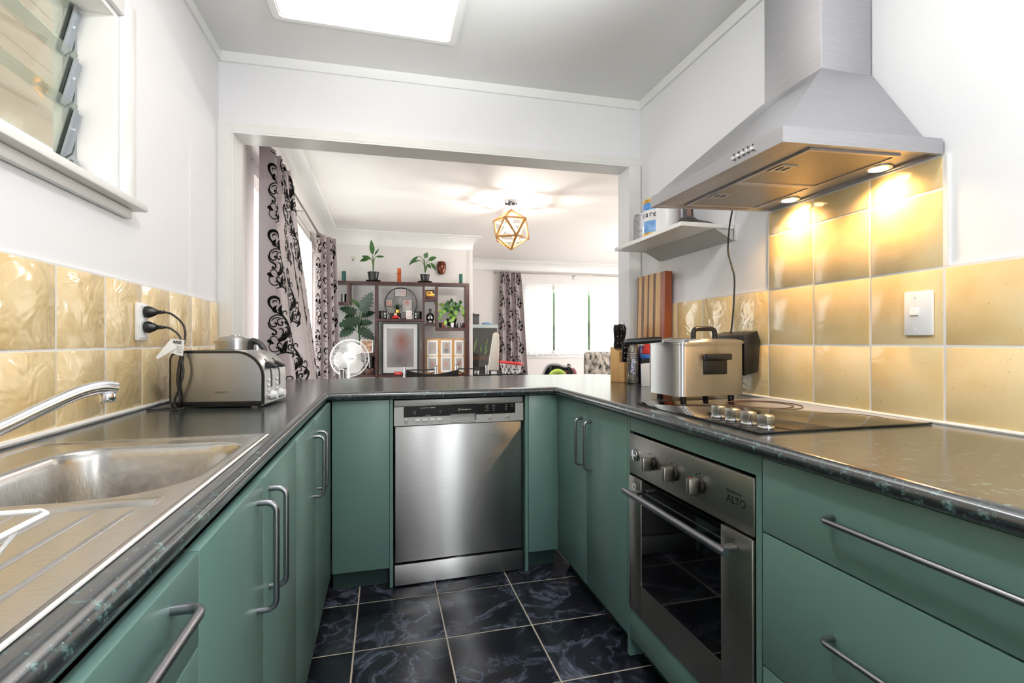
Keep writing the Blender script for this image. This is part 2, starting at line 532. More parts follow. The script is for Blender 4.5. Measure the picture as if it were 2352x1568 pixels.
# ------------------------------------------------------------------ shape builders
class MB:
    """Collects simple shapes into one mesh."""

    def __init__(s):
        s.v, s.f = [], []

    def add(s, vs, fs):
        o = len(s.v)
        s.v += [tuple(p) for p in vs]
        s.f += [tuple(i + o for i in f) for f in fs]
        return s

    def box(s, x0, x1, y0, y1, z0, z1, bev=0.0, seg=2):
        vs = [(x0, y0, z0), (x1, y0, z0), (x1, y1, z0), (x0, y1, z0), (x0, y0, z1), (x1, y0, z1), (x1, y1, z1), (x0, y1, z1)]
        fs = [(0, 3, 2, 1), (4, 5, 6, 7), (0, 1, 5, 4), (1, 2, 6, 5), (2, 3, 7, 6), (3, 0, 4, 7)]
        if bev <= 0:
            return s.add(vs, fs)
        return s.bevelled(vs, fs, bev, seg)

    def bevelled(s, vs, fs, bev, seg=2):
        bm = bmesh.new()
        bv = [bm.verts.new(p) for p in vs]
        for f in fs:
            bm.faces.new([bv[i] for i in f])
        bmesh.ops.recalc_face_normals(bm, faces=bm.faces)
        bmesh.ops.bevel(bm, geom=list(bm.edges), offset=bev, segments=seg, affect='EDGES', profile=0.5)
        bm.verts.index_update()
        s.add([v.co[:] for v in bm.verts], [[v.index for v in f.verts] for f in bm.faces])
        bm.free()
        return s

    def hexa(s, p, bev=0.0):
        """Box from eight corner points: bottom four, then top four."""
        fs = [(0, 3, 2, 1), (4, 5, 6, 7), (0, 1, 5, 4), (1, 2, 6, 5), (2, 3, 7, 6), (3, 0, 4, 7)]
        return s.bevelled(p, fs, bev) if bev else s.add(p, fs)

    def prism(s, poly, axis, a, b, bev=0.0):
        """Extrude a 2D outline along axis x, y or z from a to b."""
        n = len(poly)
        mk = {'x': lambda p, t: (t, p[0], p[1]), 'y': lambda p, t: (p[0], t, p[1]), 'z': lambda p, t: (p[0], p[1], t)}[axis]
        vs = [mk(p, a) for p in poly] + [mk(p, b) for p in poly]
        fs = [tuple(range(n - 1, -1, -1)), tuple(range(n, 2 * n))]
        fs += [(i, (i + 1) % n, (i + 1) % n + n, i + n) for i in range(n)]
        return s.bevelled(vs, fs, bev) if bev else s.add(vs, fs)

    def ring(s, outer, inner, axis, a, b):
        """Extruded ring between two outlines with the same number of points."""
        n = len(outer)
        mk = {'x': lambda p, t: (t, p[0], p[1]), 'y': lambda p, t: (p[0], t, p[1]), 'z': lambda p, t: (p[0], p[1], t)}[axis]
        vs = [mk(p, a) for p in outer] + [mk(p, a) for p in inner] + [mk(p, b) for p in outer] + [mk(p, b) for p in inner]
        fs = []
        for i in range(n):
            j = (i + 1) % n
            fs += [(i, j, n + j, n + i), (2 * n + i, 3 * n + i, 3 * n + j, 2 * n + j), (i, 2 * n + i, 2 * n + j, j), (n + i, n + j, 3 * n + j, 3 * n + i)]
        return s.add(vs, fs)

    def tube(s, pts, r, n=10, cap=True, closed=False):
        pts = [Vector(p) for p in pts]
        rs = r if isinstance(r, (list, tuple)) else [r] * len(pts)
        m = len(pts)
        vs, prev = [], None
        for i, p in enumerate(pts):
            if closed:
                t = pts[(i + 1) % m] - pts[i - 1]
            else:
                t = pts[min(i + 1, m - 1)] - pts[max(i - 1, 0)]
            t.normalize()
            if prev is None:
                ax = Vector((0, 0, 1)) if abs(t.z) < 0.9 else Vector((1, 0, 0))
                nrm = (ax - t * ax.dot(t)).normalized()
            else:
                nrm = (prev - t * prev.dot(t)).normalized()
            prev = nrm
            bn = t.cross(nrm)
            for k in range(n):
                a = 2 * PI * k / n
                vs.append(p + (nrm * math.cos(a) + bn * math.sin(a)) * rs[i])
        fs = []
        for i in range(m if closed else m - 1):
            j = (i + 1) % m
            for k in range(n):
                fs.append((i * n + k, i * n + (k + 1) % n, j * n + (k + 1) % n, j * n + k))
        if cap and not closed:
            fs += [tuple(range(n - 1, -1, -1)), tuple((m - 1) * n + k for k in range(n))]
        return s.add(vs, fs)

    def lathe(s, prof, n=24, c=(0, 0, 0), axis='z'):
        """Turn a profile of (radius, height) about a vertical (or x, y) axis."""
        vs, fs = [], []
        for (r, h) in prof:
            for k in range(n):
                a = 2 * PI * k / n
                p = (r * math.cos(a), r * math.sin(a), h)
                if axis == 'x':
                    p = (h, p[0], p[1])
                elif axis == 'y':
                    p = (p[0], h, p[1])
                vs.append((p[0] + c[0], p[1] + c[1], p[2] + c[2]))
        m = len(prof)
        for i in range(m - 1):
            for k in range(n):
                fs.append((i * n + k, i * n + (k + 1) % n, (i + 1) * n + (k + 1) % n, (i + 1) * n + k))
        if prof[0][0] > 1e-5:
            fs.append(tuple(range(n - 1, -1, -1)))
        if prof[-1][0] > 1e-5:
            fs.append(tuple((m - 1) * n + k for k in range(n)))
        return s.add(vs, fs)

    def cyl(s, c, r, h, n=24, axis='z', bev=0.0):
        b = min(bev, r * 0.5, abs(h) * 0.49)
        prof = [(r, 0), (r, h)] if not b else [(r - b, 0), (r - b * 0.3, b * 0.3), (r, b), (r, h - b), (r - b * 0.3, h - b * 0.3), (r - b, h)]
        return s.lathe(prof, n, c, axis)

    def ball(s, c, r, n=12, sc_=(1, 1, 1)):
        prof = [(r * math.sin(PI * i / n), -r * math.cos(PI * i / n)) for i in range(n + 1)]
        prof[0], prof[-1] = (1e-6, -r), (1e-6, r)
        o = len(s.v)
        s.lathe(prof, n * 2)
        for i in range(o, len(s.v)):
            x, y, z = s.v[i]
            s.v[i] = (x * sc_[0] + c[0], y * sc_[1] + c[1], z * sc_[2] + c[2])
        return s

    def grid(s, fn, nu, nv):
        vs = [fn(i / nu, j / nv) for j in range(nv + 1) for i in range(nu + 1)]
        w = nu + 1
        fs = [(j * w + i, j * w + i + 1, (j + 1) * w + i + 1, (j + 1) * w + i) for j in range(nv) for i in range(nu)]
        return s.add(vs, fs)

    def slab(s, outer, holes, z0, z1):
        """Flat slab from an outline with holes, by constrained filling."""
        bm = bmesh.new()
        loops = []
        for lp in [outer] + holes:
            vs = [bm.verts.new((p[0], p[1], z1)) for p in lp]
            es = [bm.edges.new((vs[i], vs[(i + 1) % len(vs)])) for i in range(len(vs))]
            loops.append((vs, es))
        bmesh.ops.triangle_fill(bm, use_beauty=True, use_dissolve=False, edges=[e for _, es in loops for e in es])
        bm.verts.index_update()
        tv = [v.co[:] for v in bm.verts]
        tf = [[v.index for v in f.verts] for f in bm.faces]
        bm.free()
        n = len(tv)
        s.add(tv + [(p[0], p[1], z0) for p in tv], tf + [[i + n for i in reversed(f)] for f in tf])
        o = len(s.v) - 2 * n
        k = 0
        for lp in [outer] + holes:
            m = len(lp)
            for i in range(m):
                a, b = o + k + i, o + k + (i + 1) % m
                s.f.append((a, b, b + n, a + n))
            k += m
        return s

    def moved(s, mtx):
        s.v = [tuple(mtx @ Vector(p)) for p in s.v]
        return s

    def mesh(s, name, m, smooth=True, ang=35):
        me = bpy.data.meshes.new(name)
        me.from_pydata(s.v, [], s.f)
        bm = bmesh.new()
        bm.from_mesh(me)
        bmesh.ops.recalc_face_normals(bm, faces=bm.faces)
        bm.to_mesh(me)
        bm.free()
        if m is not None:
            me.materials.append(M[m] if isinstance(m, str) else m)
        if smooth:
            me.shade_smooth()
            me.set_sharp_from_angle(angle=R(ang))
        return me


def link(name, data, parent=None):
    o = bpy.data.objects.new(name, data)
    COL.objects.link(o)
    if parent is not None:
        o.parent = parent
    return o


def thing(name, label, cat, loc=(0, 0, 0), rz=0.0, group=None):
    o = link(name, None)
    o.empty_display_size = 0.05
    o.location = loc
    o.rotation_euler = (0, 0, rz)
    o['label'] = label
    o['category'] = cat
    if group:
        o['group'] = group
    return o


def root_of(o):
    while o.parent is not None:
        o = o.parent
    return o


def part(name, mb, m, parent, label=None, world=False, smooth=True, ang=35):
    """One mesh under its thing; with world=True the shape is given in room coordinates."""
    if world:
        r = root_of(parent)
        mb.moved((Matrix.Translation(r.location) @ Matrix.Rotation(r.rotation_euler[2], 4, 'Z')).inverted())
    o = link(name, mb.mesh(name, m, smooth, ang), parent)
    if label:
        o['label'] = label
    return o


def solo(name, mb, m, label, cat, group=None, smooth=True, ang=35):
    """A thing that is one mesh; its origin is put at the middle of its base."""
    xs, ys, zs = zip(*mb.v)
    c = ((min(xs) + max(xs)) / 2, (min(ys) + max(ys)) / 2, min(zs))
    mb.moved(Matrix.Translation(c).inverted())
    o = link(name, mb.mesh(name, m, smooth, ang))
    o.location = c
    o['label'] = label
    o['category'] = cat
    if group:
        o['group'] = group
    return o


def struct(name, mb, m, parent=None, label=None, smooth=True, ang=35):
    o = link(name, mb.mesh(name, m, smooth, ang), parent)
    if parent is None:
        o['kind'] = 'structure'
    if label:
        o['label'] = label
    return o


def copy_tree(o, parent=None, loc=None, rz=None):
    c = o.copy()
    COL.objects.link(c)
    c.parent = parent
    if loc is not None:
        c.location = loc
    if rz is not None:
        c.rotation_euler = (0, 0, rz)
    for ch in list(o.children):
        copy_tree(ch, c)
    return c


def text(name, s, size, mtx, m, parent, align='LEFT', bold=0.0, shear=0.0, label=None, world=True, xscale=1.0, ext=0.0):
    """Flat lettering; mtx gives its origin, reading direction (x) and up direction (y)."""
    cu = bpy.data.curves.new(name, 'FONT')
    cu.body = s
    cu.size = size
    cu.align_x = align
    cu.offset = bold
    cu.shear = shear
    cu.extrude = ext
    cu.resolution_u = 3
    cu.materials.append(M[m])
    o = link(name, cu, parent)
    if world:
        r = root_of(parent)
        inv = (Matrix.Translation(r.location) @ Matrix.Rotation(r.rotation_euler[2], 4, 'Z')).inverted()
        mtx = inv @ mtx
    o.matrix_local = mtx @ Matrix.Diagonal((xscale, 1, 1, 1))
    if label:
        o['label'] = label
    return o


def frame(o, x, y):
    """Matrix with origin o, x axis along x, y axis along y."""
    x = Vector(x).normalized()
    y = Vector(y).normalized()
    z = x.cross(y).normalized()
    y = z.cross(x)
    return Matrix(((x.x, y.x, z.x, o[0]), (x.y, y.y, z.y, o[1]), (x.z, y.z, z.z, o[2]), (0, 0, 0, 1)))


def arc(cx, cy, r, a0, a1, n):
    return [(cx + r * math.cos(R(a0 + (a1 - a0) * i / n)), cy + r * math.sin(R(a0 + (a1 - a0) * i / n))) for i in range(n + 1)]


def rrect(x0, x1, y0, y1, r, n=5):
    return arc(x1 - r, y1 - r, r, 0, 90, n) + arc(x0 + r, y1 - r, r, 90, 180, n) + arc(x0 + r, y0 + r, r, 180, 270, n) + arc(x1 - r, y0 + r, r, 270, 360, n)


def spline(pts, n):
    """Catmull-Rom through points of any dimension, n samples."""
    out = []
    m = len(pts) - 1
    d = len(pts[0])
    for k in range(n):
        t = m * k / (n - 1)
        i = min(int(t), m - 1)
        u = t - i
        p0, p1, p2, p3 = pts[max(i - 1, 0)], pts[i], pts[i + 1], pts[min(i + 2, m)]
        out.append(tuple(0.5 * (2 * p1[j] + (p2[j] - p0[j]) * u + (2 * p0[j] - 5 * p1[j] + 4 * p2[j] - p3[j]) * u * u + (3 * p1[j] - p0[j] - 3 * p2[j] + p3[j]) * u ** 3) for j in range(d)))
    return out


def bar_handle(mb, a, b, out, r=0.0055):
    """Bent rod handle between two fixing points, standing off by the vector out."""
    a, b, out = Vector(a), Vector(b), Vector(out)
    d = (b - a).normalized()
    L = out.length
    c = min(0.016, L * 0.6)
    o = out.normalized()
    pts = [a, a + o * (L - c)]
    for i in range(1, 5):
        t = R(90 * i / 4)
        pts.append(a + o * (L - c) + o * c * math.sin(t) + d * c * (1 - math.cos(t)))
    for i in range(0, 5):
        t = R(90 * i / 4)
        pts.append(b + o * (L - c) + o * c * math.cos(t) - d * c * (1 - math.sin(t)))
    pts.append(b)
    return mb.tube(pts, r, 12)


def leaf_mb(mb, base, tip, width, up, droop=0.0, fold=0.25, n=7, notch=0, heart=False):
    """A leaf blade with a midrib fold, thin but solid, between base and tip."""
    base, tip, up = Vector(base), Vector(tip), Vector(up).normalized()
    ax = tip - base
    L = ax.length
    t = ax.normalized()
    side = t.cross(up).normalized()
    nrm = side.cross(t)
    rows = []
    for i in range(n + 1):
        s = i / n
        if heart:
            w = width * 0.5 * (math.sin(PI * min(1, s * 0.92 + 0.10)) ** 0.7) * (1.12 - 0.45 * s)
        else:
            w = width * 0.5 * math.sin(PI * s ** 0.8) ** 0.9
        if notch and 0 < i < n and i % 2 == 0:
            w *= 1 - notch
        c = base + ax * s - Vector((0, 0, 1)) * droop * L * s * s
        rows.append((c - side * w + nrm * w * fold, c, c + side * w + nrm * w * fold))
    vs, fs = [], []
    for th in (0.0009, -0.0009):
        for a, b, c in rows:
            vs += [a + nrm * th, b + nrm * th, c + nrm * th]
    k = 3 * (n + 1)
    for i in range(n):
        q = 3 * i
        fs += [(q, q + 1, q + 4, q + 3), (q + 1, q + 2, q + 5, q + 4)]
        fs += [(k + q + 1, k + q, k + q + 3, k + q + 4), (k + q + 2, k + q + 1, k + q + 4, k + q + 5)]
        fs += [(q, q + 3, k + q + 3, k + q), (q + 2, k + q + 2, k + q + 5, q + 5)]
    return mb.add(vs, fs)


# ------------------------------------------------------------------ the setting: kitchen shell
XL, XR, ZB = -0.752, 1.401, 0.8686
# left wall with the louvre window opening
wl = struct('wall_left', MB().box(-0.90, XL, -1.6, 0.30, 0, 2.5).box(-0.90, XL, 1.676, 2.735, 0, 2.5)
            .box(-0.90, XL, 0.30, 1.676, 0, 1.504).box(-0.90, XL, 0.30, 1.676, 2.036, 2.5), 'wall', label='white kitchen wall with louvre window and yellow tiles')
wr = struct('wall_right', MB().box(XR, 1.52, -1.6, 2.52, 0, 2.5), 'wall', label='white kitchen wall with yellow tiles behind the cooktop')
struct('wall_front', MB().box(-0.9, 0.35, -1.72, -1.6, 0, 2.5).box(1.05, 1.52, -1.72, -1.6, 0, 2.5).box(0.35, 1.05, -1.72, -1.6, 2.05, 2.5), 'wall')
df = struct('door_1', MB().box(0.35, 0.41, -1.70, -1.66, 0.0, 2.05).box(0.99, 1.05, -1.70, -1.66, 0.0, 2.05).box(0.41, 0.99, -1.70, -1.66, 0.0, 0.12)
            .box(0.41, 0.99, -1.70, -1.66, 1.97, 2.05), 'trim')  # unseen glazed door, added so that light enters behind the camera
struct('pane', MB().box(0.412, 0.988, -1.684, -1.678, 0.122, 1.968), 'glass', df)


def zc(x):
    return 2.445 - 0.0094 * x


def ceil_piece(mb, x0, x1, y0, y1):
    mb.hexa([(x0, y0, zc(x0)), (x1, y0, zc(x1)), (x1, y1, zc(x1)), (x0, y1, zc(x0)), (x0, y0, 2.56), (x1, y0, 2.56), (x1, y1, 2.56), (x0, y1, 2.56)])


cl = MB()
SX0, SX1, SY0, SY1 = -0.412, 0.282, 0.95, 2.205
HX0, HX1, HY0_, HY1_ = SX0 - 0.037, SX1 + 0.037, SY0 - 0.037, SY1 + 0.031
for q in ((-0.9, HX0, -1.7, 2.74), (HX1, 1.52, -1.7, 2.74), (HX0, HX1, -1.7, HY0_), (HX0, HX1, HY1_, 2.74)):
    ceil_piece(cl, *q)
struct('ceiling', cl, 'ceil', label='sloping white kitchen ceiling with a skylight')
# skylight: rounded white surround and the diffuser panel just above it
zs = zc(0) + 0.002
sk = struct('window_1', MB().ring(rrect(SX0 - 0.036, SX1 + 0.036, SY0 - 0.036, SY1 + 0.030, 0.02), rrect(SX0, SX1, SY0, SY1, 0.02), 'z', zs - 0.016, 2.4865), 'trim', label='skylight in the ceiling with a rounded white surround')
struct('bead', MB().ring(rrect(SX0 - 0.03, SX1 + 0.03, SY0 - 0.03, SY1 + 0.024, 0.02), rrect(SX0 - 0.004, SX1 + 0.004, SY0 - 0.004, SY1 + 0.004, 0.02), 'z', zs - 0.026, zs - 0.014), 'trim', sk)
struct('diffuser', MB().box(SX0 - 0.03, SX1 + 0.03, SY0 - 0.03, SY1 + 0.03, 2.487, 2.493), 'skypanel', sk, 'glowing cream diffuser panel')

# flat strips where the walls meet the ceiling
struct('trim_1', MB().hexa([(XL, -1.6, 2.405), (XL + 0.012, -1.6, 2.405), (XL + 0.012, 2.60, 2.405), (XL, 2.60, 2.405),
                            (XL, -1.6, 2.452), (XL + 0.012, -1.6, 2.452), (XL + 0.012, 2.60, 2.452), (XL, 2.60, 2.452)]), 'trim')
struct('trim_2', MB().hexa([(XL, 2.584, 2.405), (XR, 2.502, 2.384), (XR, 2.516, 2.384), (XL, 2.598, 2.405),
                            (XL, 2.584, 2.452), (XR, 2.502, 2.432), (XR, 2.516, 2.432), (XL, 2.598, 2.452)]), 'trim')
struct('trim_3', MB().box(XR - 0.012, XR, -1.6, 2.51, 2.384, 2.432), 'trim')

# the wall with the wide opening to the dining room, turned slightly
A0 = R(-2.19)
ca, sa = math.cos(A0), math.sin(A0)


def sk_pt(x, y, z):
    return (XL + x * ca - y * sa, 2.596 + x * sa + y * ca, z)


def sk_hexa(mb, x0, x1, y0, y1, zb0, zb1, zt0, zt1):
    """Box in the turned wall's frame; bottom heights zb0 (left), zb1 (right), likewise the top."""
    return mb.hexa([sk_pt(x0, y0, zb0), sk_pt(x1, y0, zb1), sk_pt(x1, y1, zb1), sk_pt(x0, y1, zb0),
                    sk_pt(x0, y0, zt0), sk_pt(x1, y0, zt1), sk_pt(x1, y1, zt1), sk_pt(x0, y1, zt0)])


wb = MB()
sk_hexa(wb, 0, 2.155, 0.0, 0.135, 2.082, 2.071, 2.5, 2.5)
sk_hexa(wb, 0, 0.056, 0.0, 0.135, 0, 0, 2.09, 2.09)
sk_hexa(wb, 2.081, 2.155, 0.0, 0.135, 0, 0, 2.08, 2.08)
wbk = struct('wall_back', wb, 'wall', label='white wall with the wide opening to the dining room')
tr = MB()
sk_hexa(tr, 0.0, 2.155, -0.012, -0.0005, 2.080, 2.069, 2.120, 2.110)
struct('trim_4', tr, 'trim_worn', label='white board over the opening')
tr = MB()
sk_hexa(tr, 0.0, 0.057, -0.012, -0.0005, ZB + 0.002, ZB + 0.002, 2.0795, 2.0795)
struct('trim_5', tr, 'trim_worn', label='white board down the left side of the opening')
tr = MB()
sk_hexa(tr, 2.080, 2.150, -0.012, -0.0005, ZB + 0.002, ZB + 0.002, 2.0685, 2.0685)
struct('trim_6', tr, 'trim_worn', label='white board down the right side of the opening')
tr = MB()
sk_hexa(tr, 0.056, 2.081, -0.010, 0.136, 2.070, 2.060, 2.0815, 2.0705)
sk_hexa(tr, 0.0565, 0.0625, -0.008, 0.136, ZB + 0.003, ZB + 0.003, 2.070, 2.070)
struct('trim_7', tr, 'trim', label='white lining of the opening')

# ------------------------------------------------------------------ wall tiles, each a piece of its wall
_tile_cache = {}


def wall_tile(parent, side, y0, y1, z0, z1, m):
    w, h = round(y1 - y0 - 0.0054, 4), round(z1 - z0 - 0.0054, 4)
    key = (w, h, m)
    if key not in _tile_cache:
        _tile_cache[key] = MB().box(-0.004, 0.004, -w / 2, w / 2, -h / 2, h / 2, 0.0018, 2).mesh('tile', m)
    o = link('tile', _tile_cache[key], parent)
    j = random.uniform(-0.0008, 0.0008)
    o.location = ((XL + 0.004 if side < 0 else XR - 0.004) + j, (y0 + y1) / 2, (z0 + z1) / 2)
    o.rotation_euler = (random.uniform(-0.002, 0.002), 0, random.uniform(-0.006, 0.006))


LY = [-0.3055, -0.0935, 0.1185, 0.3305, 0.5425, 0.7545, 0.9665, 1.1785, 1.3905, 1.6025, 1.8145, 2.0265, 2.2385, 2.4505, 2.583]
for a, b in zip(LY, LY[1:]):
    wall_tile(wl, -1, a, b, 0.874, 1.0645, 'tile_wavy')
    wall_tile(wl, -1, a, b, 1.0645, 1.2665, 'tile_wavy')
struct('grout', MB().box(XL - 0.001, XL + 0.0068, -0.3, 2.5835, 0.872, 1.2685), 'grout', wl)
struct('sealant', MB().tube([(XL + 0.008, -0.3, ZB + 0.006), (XL + 0.008, 1.0, ZB + 0.007), (XL + 0.008, 1.45, ZB + 0.008), (XL + 0.008, 2.55, ZB + 0.005)], [0.006, 0.0075, 0.007, 0.005], 8), 'grout', wl, 'worn white sealant bead')
RYT = [0.9500, 1.1495, 1.3489, 1.5483]
for a, b in zip(RYT, RYT[1:]):
    for z0, z1 in ((0.873, 1.0705), (1.0705, 1.2733), (1.2733, 1.4757), (1.4757, 1.562)):
        wall_tile(wr, 1, a, b, z0, z1, 'tile')
for y in (0.7506, 0.5512, 0.3518, 0.1524, -0.047):
    for z0, z1 in ((0.873, 1.0705), (1.0705, 1.2733)):
        wall_tile(wr, 1, y, y + 0.1994, z0, z1, 'tile')
for a, b in zip([1.5483, 1.7440, 1.9450, 2.1470, 2.3490], [1.7440, 1.9450, 2.1470, 2.3490, 2.499]):
    for z0, z1 in ((0.873, 1.0705), (1.0705, 1.2755)):
        wall_tile(wr, 1, a, b, z0, z1, 'tile_wavy')
struct('grout', MB().box(XR - 0.0068, XR + 0.001, -0.05, 2.5, 0.872, 1.2775).box(XR - 0.0068, XR + 0.001, 0.9475, 1.551, 1.2775, 1.5645), 'grout', wr)
struct('sealant', MB().tube([(XR - 0.008, -0.05, ZB + 0.004), (XR - 0.008, 2.49, ZB + 0.004)], 0.0055, 8), 'grout', wr)
struct('edge_strip', MB().box(XR - 0.0075, XR, 0.9425, 0.947, 1.2775, 1.5645), 'grout', wr, 'white strip beside the tall tiled panel')

# ------------------------------------------------------------------ floor with marble-look tiles
fl = struct('floor', MB().box(-0.9, 1.52, -1.7, 2.66, -0.06, -0.0015), 'grout_f', label='black marble-look tiled kitchen floor')
ft = MB().box(-0.1602, 0.1602, -0.1605, 0.1605, -0.008, 0.0, 0.0016, 2).mesh('tile', 'marble')
for i in range(-2, 4):
    for j in range(-1, 10):
        o = link('tile', ft, fl)
        o.location = (-0.1035 + (i + 0.5) * 0.3256, 2.1413 - (j + 0.5) * 0.3262, random.uniform(-0.0004, 0.0003))
struct('floor', MB().box(-0.9, 5.2, 2.66, 8.35, -0.06, -0.001), mat('beige_carpet', (176, 166, 154), 0.95, spec=0.1, bump=0.3, bscale=300))

# ------------------------------------------------------------------ louvre window on the left wall
w1 = struct('window_2', MB().box(-0.8985, -0.752, 0.3005, 0.312, 1.5045, 2.0355).box(-0.8985, -0.752, 1.6640, 1.6755, 1.5045, 2.0355)
            .box(-0.8985, -0.752, 0.312, 1.664, 2.024, 2.0355), 'trim', label='louvre window with three glass blades')
struct('frame', MB().box(-0.752, -0.736, 1.688, 1.760, 1.5045, 2.10, 0.003).box(-0.752, -0.736, 0.22, 0.292, 1.5045, 2.10, 0.003)
       .box(-0.752, -0.736, 0.292, 1.688, 2.040, 2.10, 0.003), 'trim', w1)
struct('sill', MB().box(-0.898, -0.702, 0.18, 1.755, 1.481, 1.5035, 0.004), 'trim_worn', w1)
struct('apron', MB().box(-0.752, -0.733, 0.21, 1.728, 1.452, 1.4805, 0.005), 'trim_worn', w1)
struct('jamb_channel', MB().box(-0.872, -0.842, 1.655, 1.664, 1.506, 2.024).box(-0.872, -0.842, 0.312, 0.321, 1.506, 2.024), 'alu', w1)
tilt = Matrix.Rotation(R(-15), 4, 'Y')
for k in range(4):
    zc_ = 1.958 - 0.1435 * k
    mm = Matrix.Translation((-0.853, 0, zc_)) @ Matrix.Rotation(R(14), 4, 'Y')
    if k < 3:
        struct('glass_blade', MB().box(-0.0025, 0.0025, 0.322, 1.6485, -0.078, 0.078).moved(mm), 'louvre', w1)
    z0 = -0.07 if k < 3 else 0.0
    cp = MB().prism([(-0.016, z0), (-0.012, 0.062), (-0.004, 0.068), (0.018, 0.052), (0.018, z0 + 0.014), (0.004, z0 - 0.004)], 'y', 1.6490, 1.6515)
    cp.box(-0.007, -0.004, 1.630, 1.649, z0, 0.066).box(0.004, 0.007, 1.634, 1.649, z0, 0.066)
    cl_ = struct('blade_clip', cp.moved(mm), 'alu', w1)
    struct('rivet', MB().cyl((0.010, 1.6475, 0.01), 0.004, 0.002, 10, 'y').moved(mm), 'chrome', cl_)

# what stands outside it: a boarded eave and a neighbour's corrugated roof
ev = struct('roof_eave', MB().box(-1.72, -1.70, -1.0, 5.2, 2.12, 2.30).box(-1.70, -0.92, -1.0, 5.2, 2.25, 2.30), mat('cream_fascia', (232, 214, 200), 0.6))
pk = MB().box(-0.055, 0.055, -3.1, 3.1, 0, 0.014, 0.003, 1).mesh('plank', mat('cream_soffit_board', (238, 220, 208), 0.6))
for k in range(7):
    o = link('plank', pk, ev)
    o.location = (-0.985 - 0.112 * k, 2.1, 2.234)
prf, prb = [], []
for i in range(161):
    t = i / 160
    x = -3.2 - 5.0 * t
    z = 1.9 + 2.6 * t + 0.035 * math.sin(t * 2 * PI * 20)
    prf.append((x, z))
    prb.append((x, z - 0.05))
struct('roof_corrugated', MB().prism(prf + prb[::-1], 'y', -2.0, 9.0), mat('weathered_roof_sheet', (170, 140, 112), 0.8, c2=(112, 82, 58), vscale=5, stretch=(1, 1, 1)), ang=60)
struct('ground', MB().box(-30, 40, -30, 60, -0.4, -0.12), mat('pale_concrete', (190, 186, 176), 0.95, var=0.15, vscale=0.6))

# ------------------------------------------------------------------ dining room shell
YF = 8.2
struct('wall_dining_left', MB().box(-0.90, -0.76, 2.735, 3.28, 0, 2.5).box(-0.90, -0.76, 6.02, 6.6, 0, 2.5).box(-0.90, -0.76, 3.28, 6.02, 2.10, 2.5)
       .box(-0.90, -0.76, 3.28, 6.02, 0, 0.06), 'wall_d')
struct('wall_dining_back', MB().box(-0.9, 1.14, 6.5, YF + 0.13, 0, 2.5).box(1.085, 1.141, 6.488, 6.5, 0, 2.31, 0.002), 'wall_d', label='pale wall behind the display shelf')
WX0, WX1, WZ0, WZ1 = 2.312, 4.55, 0.876, 2.035
struct('wall_dining_far', MB().box(1.14, WX0, YF, YF + 0.13, 0, 2.5).box(WX1, 5.2, YF, YF + 0.13, 0, 2.5).box(WX0, WX1, YF, YF + 0.13, 0, WZ0).box(WX0, WX1, YF, YF + 0.13, WZ1, 2.5), 'wall_d')
struct('wall_dining_right', MB().box(5.05, 5.2, 2.5, YF + 0.13, 0, 2.5), 'wall_d')
struct('wall_dining_front', MB().box(1.52, 5.05, 2.515, 2.65, 0, 2.5), 'wall_d')
struct('ceiling', MB().box(-0.9, 5.2, 2.66, YF + 0.13, 2.45, 2.56), mat('dining_ceiling_paint', (240, 236, 234), 0.7, spec=0.2), label='flat white dining room ceiling')


def sweep(mb, prof, path):
    """Sweep a (distance from wall, height) profile along a function giving the mitred path at each distance."""
    rows = [[(p[0], p[1], z) for p in path(d)] for d, z in prof]
    n = len(rows[0])
    vs = [v for r in rows for v in r]
    fs = [(i * n + k, i * n + k + 1, (i + 1) * n + k + 1, (i + 1) * n + k) for i in range(len(rows) - 1) for k in range(n - 1)]
    return mb.add(vs, fs)


cove = [(0.0, 2.300), (0.008, 2.300), (0.010, 2.316)] + [(0.010 + 0.092 * (1 - math.cos(R(a))), 2.316 + 0.112 * math.sin(R(a))) for a in range(10, 91, 10)] + [(0.110, 2.428), (0.110, 2.436), (0.200, 2.440), (0.206, 2.4495)]
struct('trim_8', sweep(MB(), cove, lambda d: [(-0.76 + d, 2.73), (-0.76 + d, 6.5 - d), (1.14 + d * 0.45, 6.5 - d), (1.14 + d * 0.45, YF - d), (5.05 - d, YF - d), (5.05 - d, 2.66)]), 'trim', label='plaster cove around the dining room ceiling')

# glazed sliding door on the dining room's left side
w2 = struct('window_3', MB().box(-0.885, -0.79, 3.281, 3.33, 0.061, 2.099).box(-0.885, -0.79, 5.97, 6.019, 0.061, 2.099).box(-0.885, -0.79, 3.33, 5.97, 2.05, 2.099)
            .box(-0.885, -0.79, 3.33, 5.97, 0.061, 0.11).box(-0.86, -0.82, 4.62, 4.68, 0.11, 2.05), 'trim', label='white framed glass sliding door behind the curtains')
struct('pane', MB().box(-0.843, -0.837, 3.33, 4.62, 0.11, 2.05), 'glass', w2)
struct('pane', MB().box(-0.843, -0.837, 4.68, 5.97, 0.11, 2.05), 'glass', w2)
